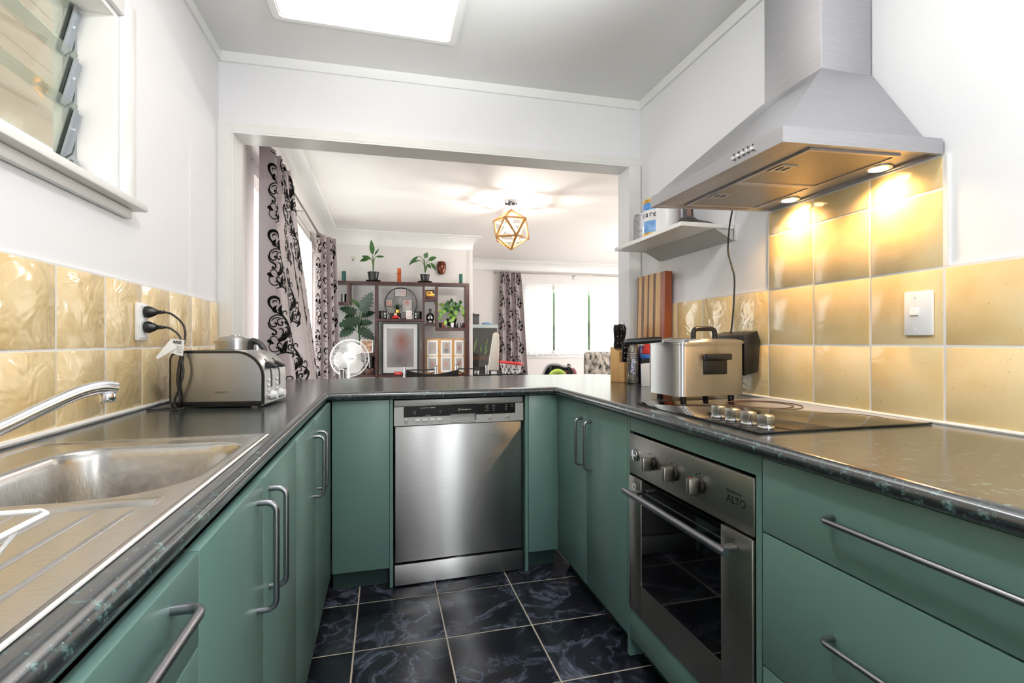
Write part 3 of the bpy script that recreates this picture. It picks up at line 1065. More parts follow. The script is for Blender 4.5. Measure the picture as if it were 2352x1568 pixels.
# wide window on the far wall
fr = MB()
for x in (WX0 + 0.001, 2.83, 3.44, 4.02, WX1 - 0.051):
    fr.box(x, x + 0.05, YF + 0.03, YF + 0.09, WZ0 + 0.001, WZ1 - 0.001)
fr.box(WX0 + 0.051, WX1 - 0.051, YF + 0.03, YF + 0.09, WZ0 + 0.001, WZ0 + 0.05).box(WX0 + 0.051, WX1 - 0.051, YF + 0.03, YF + 0.09, WZ1 - 0.05, WZ1 - 0.001)
w3 = struct('window_4', fr, 'trim', label='wide white window on the far dining room wall')
xs = [WX0 + 0.051, 2.83, 2.88, 3.44, 3.49, 4.02, 4.07, WX1 - 0.051]
for k in range(4):
    struct('pane', MB().box(xs[2 * k], xs[2 * k + 1], YF + 0.057, YF + 0.062, WZ0 + 0.05, WZ1 - 0.05), 'glass', w3)
struct('sill', MB().box(WX0 - 0.12, 4.7, YF - 0.05, YF + 0.028, 0.848, 0.8755, 0.004).box(WX0 - 0.08, 4.66, YF - 0.018, YF - 0.0005, 0.795, 0.8475, 0.004), 'trim', w3)
struct('frame', MB().box(WX0 - 0.06, WX0, YF - 0.016, YF - 0.0005, 0.876, 2.09).box(WX1, WX1 + 0.06, YF - 0.016, YF - 0.0005, 0.876, 2.09).box(WX0, WX1, YF - 0.016, YF - 0.0005, WZ1, 2.09), 'trim', w3)
# garden hedge and trees beyond the windows, blurred by lace and glare
hd = MB()
for k in range(90):
    hd.ball((1.2 + 5.2 * random.random(), 13.0 + random.random(), 0.3 + 1.9 * random.random()), 0.35 + 0.2 * random.random(), 5)
hg = solo('hedge', hd, 'leaf', 'green garden hedge beyond the far dining window', 'hedge')
hg['kind'] = 'stuff'


# ------------------------------------------------------------------ worktop
inner = lambda d: [(-0.226 - d, -1.5), (-0.226 - d, 2.205 + d), (0.775 + d, 2.203 + d), (0.775 + d, -1.5)]
wt = thing('worktop', 'U-shaped dark speckled laminate worktop with a rounded front edge', 'worktop', (0.3, 2.6, 0.8326))
a, b, c, d = inner(0.018)
outline = [a, b, c, d, (1.386, -1.5), (1.386, 2.486), (1.316, 2.488), (1.312, 2.672), (1.44, 2.672), (1.44, 2.85)] + arc(1.24, 2.85, 0.2, 10, 90, 7) + [(-0.676, 3.04), (-0.676, 2.574), (-0.737, 2.574), (-0.737, -1.5)]
part('top', MB().slab(outline[::-1], [[(-0.690, 0.232), (-0.690, 1.232), (-0.272, 1.232), (-0.272, 0.232)]], 0.8326, ZB), 'bench', wt, world=True, ang=20)
prof = [(0.018, ZB)] + [(0.018 - 0.018 * math.sin(R(t)), 0.8506 + 0.018 * math.cos(R(t))) for t in range(15, 180, 15)] + [(0.018, 0.8326)]
part('rounded_edge', sweep(MB(), prof, inner), 'bench', wt, world=True, ang=60)


# ------------------------------------------------------------------ cabinets
def carcass(mb, x0, x1, y0, y1, z0=0.09, z1=0.826, t=0.016, open_side=None):
    mb.box(x0, x1, y0, y1, z0, z0 + t)
    if open_side == '+x':
        mb.box(x0, x1, y0, y0 + t, z0 + t, z1).box(x0, x1, y1 - t, y1, z0 + t, z1).box(x0, x0 + t, y0 + t, y1 - t, z0 + t, z1)
    else:
        mb.box(x0, x1, y0, y0 + t, z0 + t, z1).box(x0, x1, y1 - t, y1, z0 + t, z1).box(x1 - t, x1, y0 + t, y1 - t, z0 + t, z1)
    return mb


XLF, XRF = -0.219, 0.8052


def cabinet(label, side, y0, y1, doors, kick=True):
    """A floor unit on the left (-1) or right (+1) run; doors: (kind, y0, y1, z0, z1, handle y or (y0, y1, z))."""
    xf = XLF if side < 0 else XRF
    t = thing('base_cabinet', label, 'cabinet', ((-0.48 if side < 0 else 1.1), (y0 + y1) / 2, 0.0))
    if side < 0:
        part('carcass', carcass(MB(), -0.715, xf - 0.019, y0 + 0.001, y1 - 0.001, open_side='+x'), 'green_in', t, world=True)
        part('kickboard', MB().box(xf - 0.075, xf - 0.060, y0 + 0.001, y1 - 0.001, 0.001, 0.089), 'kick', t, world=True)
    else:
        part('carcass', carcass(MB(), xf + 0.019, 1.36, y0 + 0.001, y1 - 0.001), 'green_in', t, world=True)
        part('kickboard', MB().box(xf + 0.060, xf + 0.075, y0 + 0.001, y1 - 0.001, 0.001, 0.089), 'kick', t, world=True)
    for kind, a, b, z0, z1, h in doors:
        x0, x1 = (xf - 0.018, xf) if side < 0 else (xf, xf + 0.018)
        d = part(kind, MB().box(x0, x1, a + 0.0012, b - 0.0012, z0, z1, 0.0018, 2), 'green', t, world=True)
        out = (0.031, 0, 0) if side < 0 else (-0.031, 0, 0)
        if h is None:
            continue
        if len(h) == 3 and isinstance(h[0], str):
            part('handle', bar_handle(MB(), (xf, h[1], h[2]), (xf, h[1], h[2] - 0.192), out), 'satin', d, world=True)
        else:
            part('handle', bar_handle(MB(), (xf, h[0], h[2]), (xf, h[1], h[2]), out), 'satin', d, world=True)
    return t


cabinet('green drawer unit under the draining board, nearest on the left', -1, 0.10, 0.6825,
        [('drawer', 0.10, 0.6825, 0.715, 0.828, (0.600, 0.13, 0.798)), ('drawer', 0.10, 0.6825, 0.402, 0.711, (0.600, 0.13, 0.62)), ('drawer', 0.10, 0.6825, 0.09, 0.398, (0.600, 0.13, 0.31))])
cabinet('green two-door cabinet under the sink bowl', -1, 0.6825, 1.3766,
        [('door', 0.6825, 1.018, 0.09, 0.828, ('v', 0.970, 0.795)), ('door', 1.018, 1.3766, 0.09, 0.828, ('v', 1.063, 0.795))])
cabinet('green two-door cabinet under the toaster, in the left corner', -1, 1.3766, 2.20,
        [('door', 1.3766, 1.745, 0.09, 0.828, ('v', 1.700, 0.778)), ('door', 1.745, 2.212, 0.09, 0.828, ('v', 1.790, 0.778))])
cabinet('green two-door cabinet left of the oven, in the right corner', 1, 1.5405, 2.2395,
        [('door', 1.887, 2.2395, 0.085, 0.827, ('v', 1.933, 0.762)), ('door', 1.5405, 1.887, 0.085, 0.827, ('v', 1.841, 0.762))])
cabinet('green drawer unit with three wide drawers right of the oven', 1, 0.10, 0.9156,
        [('drawer', 0.10, 0.9156, 0.667, 0.827, (0.738, 0.29, 0.757)), ('drawer', 0.10, 0.9156, 0.374, 0.663, (0.738, 0.29, 0.534)), ('drawer', 0.10, 0.9156, 0.085, 0.370, (0.738, 0.29, 0.25))])
oh = thing('oven_housing', 'green panels framing the built-in oven under the cooktop', 'cabinet', (1.1, 1.23, 0))
part('side_panel', MB().box(XRF + 0.001, 1.36, 1.5215, 1.5385, 0.02, 0.827), 'green', oh, world=True)
part('side_panel', MB().box(XRF + 0.001, 1.36, 0.9175, 0.9345, 0.02, 0.827), 'green', oh, world=True)
part('top_rail', MB().box(XRF + 0.002, XRF + 0.020, 0.9355, 1.5205, 0.7835, 0.827), 'green', oh, world=True)
part('bottom_panel', MB().box(XRF + 0.001, XRF + 0.018, 0.9355, 1.5205, 0.085, 0.186, 0.0015), 'green', oh, world=True)
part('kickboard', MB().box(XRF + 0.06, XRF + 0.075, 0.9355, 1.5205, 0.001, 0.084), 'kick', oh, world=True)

for lab, x0, x1, sx in (('tall green filler panel left of the dishwasher', -0.2155, 0.0225, 0.024), ('tall green filler panel right of the dishwasher', 0.660, 0.8045, 0.644)):
    t = thing('filler_panel', lab, 'cabinet panel', ((x0 + x1) / 2, 2.245, 0))
    part('panel', MB().box(x0, x1, 2.237, 2.254, 0.090, 0.8285, 0.0015), 'green', t, world=True)
    part('side_panel', MB().box(sx, sx + 0.014, 2.240, 2.80, 0.002, 0.8285), 'green', t, world=True)
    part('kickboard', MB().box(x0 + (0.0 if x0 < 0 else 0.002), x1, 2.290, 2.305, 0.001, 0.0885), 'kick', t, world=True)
bp_ = solo('back_panel', MB().box(-0.67, 1.31, 2.825, 2.845, 0.001, 0.829), 'wall_d', 'pale panel closing the dining side of the peninsula', 'cabinet panel')

# ------------------------------------------------------------------ dishwasher
dw = thing('dishwasher', 'stainless steel dishwasher with a black control display between green panels', 'dishwasher', (0.0425, 2.2395, 0), R(1.9))
part('body', MB().box(0.030, 0.575, 0.030, 0.50, 0.012, 0.815), 'blackmatt', dw)
part('lid_strip', MB().box(0.0, 0.596, 0.0, 0.029, 0.796, 0.824, 0.003), 'silverplastic', dw)
cp = part('control_panel', MB().prism([(0.0, 0.711), (0.0, 0.794), (0.249, 0.794), (0.249, 0.722), (0.256, 0.714), (0.362, 0.714), (0.369, 0.722), (0.369, 0.794), (0.596, 0.794), (0.596, 0.711)], 'y', -0.004, 0.028), 'silverplastic', dw)
part('display', MB().box(0.042, 0.2488, -0.006, -0.0042, 0.7485, 0.7942).box(0.3692, 0.556, -0.006, -0.0042, 0.7485, 0.7942).box(0.2492, 0.3688, -0.006, 0.004, 0.7545, 0.7942), 'display', dw)
part('grip_recess', MB().box(0.2492, 0.3688, 0.018, 0.026, 0.7145, 0.7535).box(0.2492, 0.3688, 0.002, 0.018, 0.7145, 0.720, 0.002), 'silverplastic', dw)
for x in (0.053, 0.436, 0.522):
    part('button', MB().cyl((x, -0.0075, 0.734), 0.0085, 0.0034, 20, 'y', 0.001), 'silverplastic', dw)
for x in (0.103, 0.135, 0.167, 0.199):
    part('button', MB().prism(rrect(x - 0.011, x + 0.011, 0.731, 0.7385, 0.0035), 'y', -0.008, -0.0042), 'white', dw)
part('door', MB().box(0.004, 0.592, 0.001, 0.029, 0.106, 0.7085, 0.004, 2), 'steel', dw)
part('plinth', MB().box(0.002, 0.594, -0.006, 0.028, 0.008, 0.099, 0.002), 'steel', dw)
DX, DZ = (1, 0, 0), (0, 0, 1)


def dw_text(s, x, z, size, m='whiteink', y=-0.0063):
    text('lettering', s, size, frame((x, y, z), DX, DZ), m, dw, world=False)


part('emblem', MB().ring([(0.2895 + 0.0052 * math.cos(i * PI / 10), 0.7735 + 0.0052 * math.sin(i * PI / 10)) for i in range(20)],
                         [(0.2895 + 0.0042 * math.cos(i * PI / 10), 0.7735 + 0.0042 * math.sin(i * PI / 10)) for i in range(20)], 'y', -0.0064, -0.0061), 'whiteink', dw)
dw_text('W', 0.2868, 0.7715, 0.0058)
dw_text('Westinghouse', 0.2975, 0.7712, 0.0082)
for x, z, s in ((0.083, 0.771, 'START'), (0.086, 0.763, 'END'), (0.143, 0.786, 'TIME'), (0.138, 0.752, 'DELAY TIME'), (0.200, 0.772, 'ECO'), (0.200, 0.763, 'SALT'),
                (0.415, 0.786, 'AUTO'), (0.412, 0.7785, 'NORMAL'), (0.418, 0.771, 'ECO'), (0.408, 0.763, 'FAST WASH'), (0.446, 0.786, 'HEAVY'), (0.446, 0.7785, 'GLASS'), (0.446, 0.771, 'GLASS'), (0.446, 0.763, 'RAPID'),
                (0.507, 0.786, 'WASH'), (0.507, 0.7785, 'RINSE'), (0.507, 0.771, 'DRY'), (0.507, 0.763, 'END'), (0.535, 0.786, 'DELAY'), (0.535, 0.7785, 'CHILD')):
    dw_text(s, x, z, 0.0040)
for x, s in ((0.045, 'POWER'), (0.095, 'OPTION'), (0.126, 'PROGRAM'), (0.160, 'TIME'), (0.190, 'HALF LOAD'), (0.426, 'PROGRAM'), (0.508, 'START / PAUSE')):
    dw_text(s, x, 0.7215, 0.0040, 'ink', -0.0044)
part('print_line', MB().box(0.113, 0.140, -0.0063, -0.006, 0.7865, 0.788).box(0.157, 0.180, -0.0063, -0.006, 0.7865, 0.788), 'whiteink', dw)

# ------------------------------------------------------------------ oven
ov = thing('oven', 'built-in stainless steel oven with three knobs and a black glass door', 'oven', (1.1, 1.23, 0.19))
part('body', MB().box(0.832, 1.34, 0.945, 1.51, 0.20, 0.77), 'blackmatt', ov, world=True)
part('control_panel', MB().box(0.803, 0.830, 0.938, 1.5185, 0.642, 0.776, 0.003), 'steel_warm', ov, world=True)
for y in (1.367, 1.250, 1.131):
    k = part('knob', MB().cyl((0.794, y, 0.706), 0.0200, 0.0086, 24, 'x', 0.002), 'black', ov, world=True)
    part('grip', MB().box(0.764, 0.7938, y - 0.0085, y + 0.0085, 0.686, 0.727, 0.003), 'steel_warm', k, world=True)
bd = part('badge', MB().cyl((0.7975, 1.480, 0.708), 0.0195, 0.0052, 24, 'x', 0.002), 'chrome', ov, world=True)
part('badge_wing', MB().box(0.796, 0.7974, 1.466, 1.494, 0.706, 0.711), 'white', bd, world=True)
part('indicator', MB().box(0.800, 0.8028, 1.169, 1.182, 0.706, 0.716, 0.001), 'indicator', ov, world=True)
part('indicator', MB().cyl((0.801, 1.309, 0.699), 0.004, 0.002, 12, 'x'), 'greendot', ov, world=True)
part('badge_mark', MB().ring([(1.48 + 0.011 * math.cos(i * PI / 8), 0.603 + 0.012 * math.sin(i * PI / 8)) for i in range(16)],
                             [(1.48 + 0.007 * math.cos(i * PI / 8), 0.603 + 0.008 * math.sin(i * PI / 8)) for i in range(16)], 'x', 0.7985, 0.7998), 'white', ov, world=True)
OY, OZ = (0, -1, 0), (0, 0, 1)
text('lettering', 'ALTO', 0.026, frame((0.8025, 1.029, 0.6980), OY, OZ), 'ink', ov)
text('lettering', '@Robinhood', 0.0095, frame((0.8025, 1.029, 0.7225), OY, OZ), 'ink', ov)
for y in (1.385, 1.262, 1.145):
    for i, an in enumerate((120, 90, 60, 20, -30, -70)):
        part('dial_mark', MB().cyl((0.8022, y - 0.012 + 0.030 * math.cos(R(an)), 0.706 + 0.030 * math.sin(R(an))), 0.0016, 0.0008, 8, 'x'), 'ink', ov, world=True)
dr = part('door', MB().box(0.800, 0.828, 0.940, 1.0485, 0.190, 0.636, 0.003).box(0.800, 0.828, 1.4375, 1.5195, 0.190, 0.636, 0.003).box(0.8005, 0.828, 1.046, 1.440, 0.190, 0.296), 'steel_warm', ov, world=True)
part('glass', MB().box(0.8025, 0.826, 1.049, 1.437, 0.2965, 0.634), 'blackglass', dr, world=True)
part('glass_strip', MB().box(0.8005, 0.8022, 1.049, 1.437, 0.598, 0.602), 'satin', dr, world=True)
hb = MB().tube([(0.752, 0.966, 0.602), (0.752, 1.457, 0.602)], 0.0105, 16)
part('handle', hb, 'satin', dr, world=True)
part('handle_post', MB().box(0.757, 0.799, 0.984, 1.006, 0.595, 0.606, 0.002), 'satin', dr, world=True)
part('handle_post', MB().box(0.757, 0.799, 1.416, 1.438, 0.595, 0.606, 0.002), 'satin', dr, world=True)

# ------------------------------------------------------------------ cooktop
ck = thing('cooktop', 'black ceramic glass cooktop with four square chrome knobs', 'cooktop', (1.1, 1.245, ZB + 0.0005))
part('glass_plate', MB().box(0.836, 1.366, 0.960, 1.531, ZB + 0.0005, ZB + 0.0062, 0.0012), 'brownglass', ck, world=True)
ringm = mat('printed_ring', (110, 80, 62), 0.4)
for x, y, r1 in ((1.00, 1.345, 0.10), (1.215, 1.375, 0.115), (1.035, 1.085, 0.095), (1.245, 1.080, 0.08)):
    for r in ((r1, r1 - 0.026) if r1 > 0.1 or x < 1.01 else (r1,)):
        part('ring', MB().ring([(x + r * math.cos(i * PI / 24), y + r * math.sin(i * PI / 24)) for i in range(48)],
                               [(x + (r - 0.0018) * math.cos(i * PI / 24), y + (r - 0.0018) * math.sin(i * PI / 24)) for i in range(48)], 'z', ZB + 0.0061, ZB + 0.0065), ringm, ck, world=True)
for y in (1.166, 1.109, 1.050, 0.992):
    k = part('knob', MB().cyl((0.884, y, ZB + 0.0064), 0.019, 0.007, 24, 'z', 0.002).cyl((0.884, y, ZB + 0.013), 0.016, 0.004, 24, 'z'), 'chrome', ck, world=True)
    part('grip', MB().prism([(y - 0.0165, ZB + 0.0165), (y + 0.0165, ZB + 0.0165), (y + 0.0165, ZB + 0.0375), (y + 0.008, ZB + 0.0405), (y - 0.008, ZB + 0.0405), (y - 0.0165, ZB + 0.0375)], 'x', 0.872, 0.896, 0.0015), 'steel_warm', k, world=True)

# ------------------------------------------------------------------ range hood
hd_ = thing('range_hood', 'stainless steel pyramid range hood with a square chimney above the cooktop', 'range hood', (1.2, 1.24, 1.546))
HX, HY0, HY1 = 0.8957, 0.9507, 1.536
zb = lambda x: 1.5463 + 0.037 * (x - HX)
zt = lambda x: 1.5840 + 0.041 * (x - HX)


def hood_box(mb, x0, x1, y0, y1, f0, f1):
    return mb.hexa([(x0, y0, f0(x0)), (x1, y0, f0(x1)), (x1, y1, f0(x1)), (x0, y1, f0(x0)), (x0, y0, f1(x0)), (x1, y0, f1(x1)), (x1, y1, f1(x1)), (x0, y1, f1(x0))])


WXH = 1.392
fa = MB()
hood_box(fa, HX, HX + 0.012, HY0, HY1, zb, zt)
hood_box(fa, WXH - 0.006, WXH, HY0, HY1, zb, zt)
hood_box(fa, HX + 0.012, WXH - 0.006, HY0, HY0 + 0.010, zb, zt)
hood_box(fa, HX + 0.012, WXH - 0.006, HY1 - 0.010, HY1, zb, zt)
part('fascia', fa, 'steel_v', hd_, world=True)
un = lambda x: zb(x) + 0.009
un2 = lambda x: zb(x) + 0.014
ub = MB()
hood_box(ub, HX + 0.012, WXH - 0.006, HY0 + 0.010, HY1 - 0.010, un, un2)
part('underside', ub, 'steel_v', hd_, world=True)
ca_ = MB().hexa([(HX + 0.006, HY0 + 0.006, zt(HX) - 0.001), (WXH, HY0 + 0.034, zt(WXH) - 0.001), (WXH, HY1 - 0.034, zt(WXH) - 0.001), (HX + 0.006, HY1 - 0.006, zt(HX) - 0.001),
                 (1.206, 1.1375, 1.861), (WXH, 1.1375, 1.861), (WXH, 1.371, 1.861), (1.206, 1.371, 1.861)])
part('canopy', ca_, 'steel_v', hd_, world=True)
part('chimney', MB().box(1.213, WXH, 1.1445, 1.365, 1.8615, 2.428, 0.002), 'steel_v', hd_, world=True)
filt, fnt, fb = new_mat('aluminium_filter_mesh')
fb.inputs['Metallic'].default_value = 1.0
fb.inputs['Roughness'].default_value = 0.45
_tc = fnt.nodes.new('ShaderNodeTexCoord')
_w1 = fnt.nodes.new('ShaderNodeTexWave')
_w1.inputs['Scale'].default_value = 75
_w1.bands_direction = 'DIAGONAL'
fnt.links.new(_tc.outputs['Object'], _w1.inputs['Vector'])
_rp = ramp(fnt, _w1.outputs['Fac'], [(0.25, (70, 66, 60)), (0.7, (205, 200, 190))])
fnt.links.new(_rp.outputs[0], fb.inputs['Base Color'])
for y0, y1 in ((0.992, 1.256), (1.262, 1.508)):
    u3 = lambda x: zb(x) + 0.0055
    u4 = lambda x: zb(x) + 0.0085
    f = part('filter', hood_box(MB(), 1.02, 1.295, y0, y1, u3, u4), filt, hd_, world=True)
    rim = MB()
    u5 = lambda x: zb(x) + 0.003
    for q in ((1.012, 1.022, y0 - 0.002, y1 + 0.002), (1.293, 1.303, y0 - 0.002, y1 + 0.002), (1.022, 1.293, y0 - 0.002, y0 + 0.008), (1.022, 1.293, y1 - 0.008, y1 + 0.002)):
        hood_box(rim, *q, u5, u4)
    part('filter_rim', rim, 'steel_v', f, world=True)
    ym = (y0 + y1) / 2
    l_ = MB()
    for q in ((1.03, 1.085, ym - 0.026, ym - 0.014), (1.03, 1.085, ym + 0.014, ym + 0.026), (1.03, 1.042, ym - 0.014, ym + 0.014), (1.073, 1.085, ym - 0.014, ym + 0.014)):
        hood_box(l_, *q, u5, u3)
    hood_box(l_, 1.052, 1.060, ym - 0.014, ym + 0.014, u5, u3)
    part('latch', l_, 'alu', f, world=True)
for y in (1.088, 1.405):
    lt = part('light', MB().cyl((1.350, y, zb(1.35) + 0.0045), 0.033, 0.004, 28, 'z', 0.001), 'chrome', hd_, world=True)
    part('lens', MB().cyl((1.350, y, zb(1.35) + 0.003), 0.024, 0.0015, 28, 'z'), 'halogen', lt, world=True)
for k in range(5):
    y = 1.047 + 0.0172 * k
    part('button', MB().cyl((HX - 0.007, y, 1.5655), 0.0052, 0.0068, 16, 'x', 0.0015), 'chrome', hd_, world=True)
    part('button_mark', MB().cyl((HX - 0.0006, y, 1.5765), 0.0022, 0.0004, 10, 'x'), 'ink', hd_, world=True)

# ------------------------------------------------------------------ sink, tap, dish rack
si = thing('sink', 'stainless steel sink with one bowl and a ridged draining board', 'sink', (-0.48, 0.73, ZB + 0.0005))


def bowl_outline(g):
    """Bowl outline drawn in by g."""
    x0, x1, y0, y1 = -0.600 + g, -0.283 - g, 0.785 + g, 1.168 - g
    r = max(0.03, 0.07 - g * 0.4)
    rb = max(0.05, 0.125 - g * 0.4)
    return (arc(x1 - r, y1 - r, r, 0, 90, 6) + arc(x0 + r, y1 - r, r, 90, 180, 6) + arc(x0 + r, y0 + r, r, 180, 270, 6) + arc(x1 - rb, y0 + rb, rb, 270, 360, 8))


zr = ZB + 0.0025
part('rim', MB().slab([(-0.700, 0.222), (-0.262, 0.222), (-0.262, 1.2415), (-0.700, 1.2415)], [bowl_outline(-0.004)], ZB + 0.0006, zr), 'sinksteel', si, world=True, ang=25)
lip = [(-0.698, 0.224), (-0.264, 0.224), (-0.264, 1.2395), (-0.698, 1.2395)]
part('raised_edge', MB().ring(lip, [(-0.688, 0.234), (-0.274, 0.234), (-0.274, 1.2295), (-0.688, 1.2295)], 'z', zr, zr + 0.0028), 'sinksteel', si, world=True)
lv = [(-0.004, zr), (0.001, zr - 0.001), (0.005, zr - 0.006), (0.008, zr - 0.02), (0.014, zr - 0.10), (0.022, zr - 0.145), (0.04, zr - 0.163), (0.07, zr - 0.168)]
bw = MB()
rows = [[(p[0], p[1], z) for p in bowl_outline(g)] for g, z in lv]
n_ = len(rows[0])
bw.add([p for r_ in rows for p in r_], [(i * n_ + k, i * n_ + (k + 1) % n_, (i + 1) * n_ + (k + 1) % n_, (i + 1) * n_ + k) for i in range(len(rows) - 1) for k in range(n_)] + [tuple((len(rows) - 1) * n_ + k for k in range(n_))])
part('bowl', bw, 'sinksteel', si, world=True, ang=50)
part('drain', MB().cyl((-0.46, 0.98, zr - 0.1675), 0.04, 0.004, 24, 'z', 0.001), 'chrome', si, world=True)
for k in range(9):
    x = -0.655 + 0.0435 * k
    part('ridge', MB().tube([(x, 0.27, zr - 0.004), (x, 0.30, zr - 0.0022), (x, 0.70, zr - 0.0022), (x, 0.735, zr - 0.004)], 0.0046, 8), 'sinksteel', si, world=True)
part('divider', MB().prism([(0.738, zr - 0.0005), (0.748, zr + 0.0025), (0.756, zr + 0.0035), (0.766, zr + 0.0030), (0.782, zr - 0.0005)], 'x', -0.68, -0.292), 'sinksteel', si, world=True)
part('sealant', MB().box(-0.2615, -0.2565, 0.222, 1.2425, ZB + 0.0004, ZB + 0.0032, 0.001), 'grout', si, 'white sealant line along the front edge', world=True)

tp = thing('tap', 'chrome mixer tap with a long curved spout over the sink', 'tap', (-0.675, 0.95, ZB + 0.0027))
part('base', MB().cyl((-0.675, 0.95, ZB + 0.0028), 0.026, 0.05, 24, 'z', 0.003), 'chrome', tp, world=True)
sp_ = spline([(-0.675, 0.95, 0.905), (-0.660, 0.968, 0.921), (-0.628, 1.012, 0.936), (-0.588, 1.062, 0.966), (-0.556, 1.103, 0.988), (-0.534, 1.131, 0.995), (-0.519, 1.151, 0.991)], 30)
part('spout', MB().tube(sp_, [0.0125 + 0.0015 * max(0, (i - 20) / 9) for i in range(30)], 16), 'chrome', tp, world=True)
part('aerator', MB().cyl((-0.5270, 1.141, 0.9655), 0.0135, 0.018, 20, 'z', 0.002), 'chrome', tp, world=True)
part('lever', MB().tube([(-0.675, 0.95, 0.92), (-0.675, 0.935, 0.935), (-0.665, 0.85, 0.955)], [0.02, 0.014, 0.007], 12), 'chrome', tp, world=True)

dk = thing('dish_rack', 'white coated wire dish rack on the draining board', 'dish rack', (-0.42, 0.34, zr + 0.006))
zt_ = ZB + 0.080
top = [(-0.257, 0.476), (-0.60, 0.476), (-0.60, 0.225), (-0.257, 0.225)]
bot = [(-0.300, 0.445), (-0.57, 0.445), (-0.57, 0.25), (-0.300, 0.25)]
rw = []
for i in range(4):
    p, q = Vector(top[i]), Vector(top[(i + 1) % 4])
    e = (q - p).normalized() * 0.008
    rw += [(p + e)[:] + (zt_,), (q - e)[:] + (zt_,)]
part('rim_wire', MB().tube(rw, 0.0024, 8, closed=True), 'white', dk, world=True)
part('base_wire', MB().tube([p + (ZB + 0.012,) for p in bot], 0.0018, 8, closed=True), 'white', dk, world=True)
for i in range(4):
    p, q, p2, q2 = top[i], top[(i + 1) % 4], bot[i], bot[(i + 1) % 4]
    for k in range(1, 7):
        t = k / 7
        part('side_wire', MB().tube([(p[0] + (q[0] - p[0]) * t, p[1] + (q[1] - p[1]) * t, zt_), (p2[0] + (q2[0] - p2[0]) * t, p2[1] + (q2[1] - p2[1]) * t, ZB + 0.012)], 0.0016, 6), 'white', dk, world=True)
for k in range(6):
    x = -0.55 + 0.045 * k
    part('base_wire', MB().tube([(x, 0.25, ZB + 0.0135), (x, 0.445, ZB + 0.0135)], 0.0016, 6), 'white', dk, world=True)
for p in bot:
    part('foot', MB().cyl((p[0], p[1], zr + 0.0045), 0.004, 0.008, 10, 'z'), 'white', dk, world=True)


# ------------------------------------------------------------------ left bench: power point, plugs, toaster, kettle
po = thing('power_point', 'white double power point on the yellow tiles by the toaster', 'power outlet', (-0.742, 1.793, 1.087))
part('plate', MB().box(-0.7435, -0.731, 1.760, 1.826, 1.088, 1.206, 0.004), 'white', po, world=True)
part('surround', MB().box(-0.731, -0.7285, 1.768, 1.818, 1.096, 1.198, 0.001), 'white', po, world=True)
for z in (1.195, 1.147, 1.100):
    part('screw', MB().cyl((-0.7288, 1.775, z), 0.004, 0.002, 10, 'x'), 'white', po, world=True)


def plug(label, z, cordpts, group=None):
    t = thing('power_plug', label, 'plug', (-0.70, 1.797, z))
    part('body', MB().lathe([(0.0175, 0), (0.019, 0.006), (0.0185, 0.012), (0.012, 0.026), (0.008, 0.032)], 18, (-0.7278, 1.797, z), 'x'), 'black', t, world=True)
    part('strain_relief', MB().lathe([(0.0065, 0), (0.0075, 0.003), (0.0055, 0.005), (0.007, 0.009), (0.005, 0.011), (0.0062, 0.015), (0.0045, 0.018), (0.0045, 0.022)], 12, (-0.696, 1.797, z), 'x'), 'black', t, world=True)
    part('cord', MB().tube(spline(cordpts, 40), 0.0032, 8), 'black', t, world=True)
    return t


plug('black upper plug with its cord looping down to the bench', 1.178,
     [(-0.675, 1.797, 1.178), (-0.655, 1.797, 1.172), (-0.628, 1.794, 1.148), (-0.616, 1.792, 1.120), (-0.617, 1.790, 1.085), (-0.626, 1.788, 1.055), (-0.622, 1.786, 1.02), (-0.618, 1.785, 0.985), (-0.630, 1.786, 0.935), (-0.645, 1.790, 0.895), (-0.640, 1.788, 0.874), (-0.615, 1.772, 0.8725), (-0.628, 1.760, 0.8725)])
plug('black lower plug with its cord behind the white paper tag', 1.130,
     [(-0.675, 1.797, 1.130), (-0.660, 1.797, 1.127), (-0.638, 1.800, 1.108), (-0.628, 1.801, 1.08), (-0.630, 1.801, 1.05), (-0.638, 1.801, 1.0), (-0.641, 1.802, 0.955), (-0.634, 1.802, 0.905), (-0.640, 1.803, 0.876), (-0.665, 1.800, 0.8725), (-0.700, 1.79, 0.8725), (-0.715, 1.775, 0.8725)])
tg = thing('paper_tag', 'folded white warning tag hanging on the black cords', 'tag', (-0.64, 1.777, 1.04))
part('sheet', MB().hexa([(-0.655, 1.779, 1.050), (-0.617, 1.777, 1.038), (-0.617, 1.7775, 1.038), (-0.655, 1.7795, 1.050), (-0.650, 1.779, 1.094), (-0.612, 1.777, 1.089), (-0.612, 1.7775, 1.089), (-0.650, 1.7795, 1.094)]), 'paper', tg, world=True)
part('folded_flap', MB().hexa([(-0.690, 1.772, 1.035), (-0.684, 1.772, 1.030), (-0.684, 1.7725, 1.030), (-0.690, 1.7725, 1.035), (-0.651, 1.776, 1.092), (-0.634, 1.775, 1.064), (-0.634, 1.7755, 1.064), (-0.651, 1.7765, 1.092)]), 'paper', tg, world=True)
text('lettering', 'NG!', 0.013, frame((-0.644, 1.7765, 1.0795), (1, -0.05, -0.10), (0.1, 0, 1)), 'ink', tg, bold=0.0005)
for k in range(3):
    text('lettering', 'if hot', 0.007, frame((-0.634, 1.7762, 1.066 - 0.008 * k), (1, -0.05, -0.12), (0.1, 0, 1)), 'ink', tg)

# toaster: origin at the front left foot, x along its long side
ts = thing('toaster', 'stainless steel four-slice toaster on the left bench', 'toaster', (-0.6695, 1.815, ZB + 0.0005), R(-8.3))
TL, TD, TH = 0.287, 0.205, 0.186


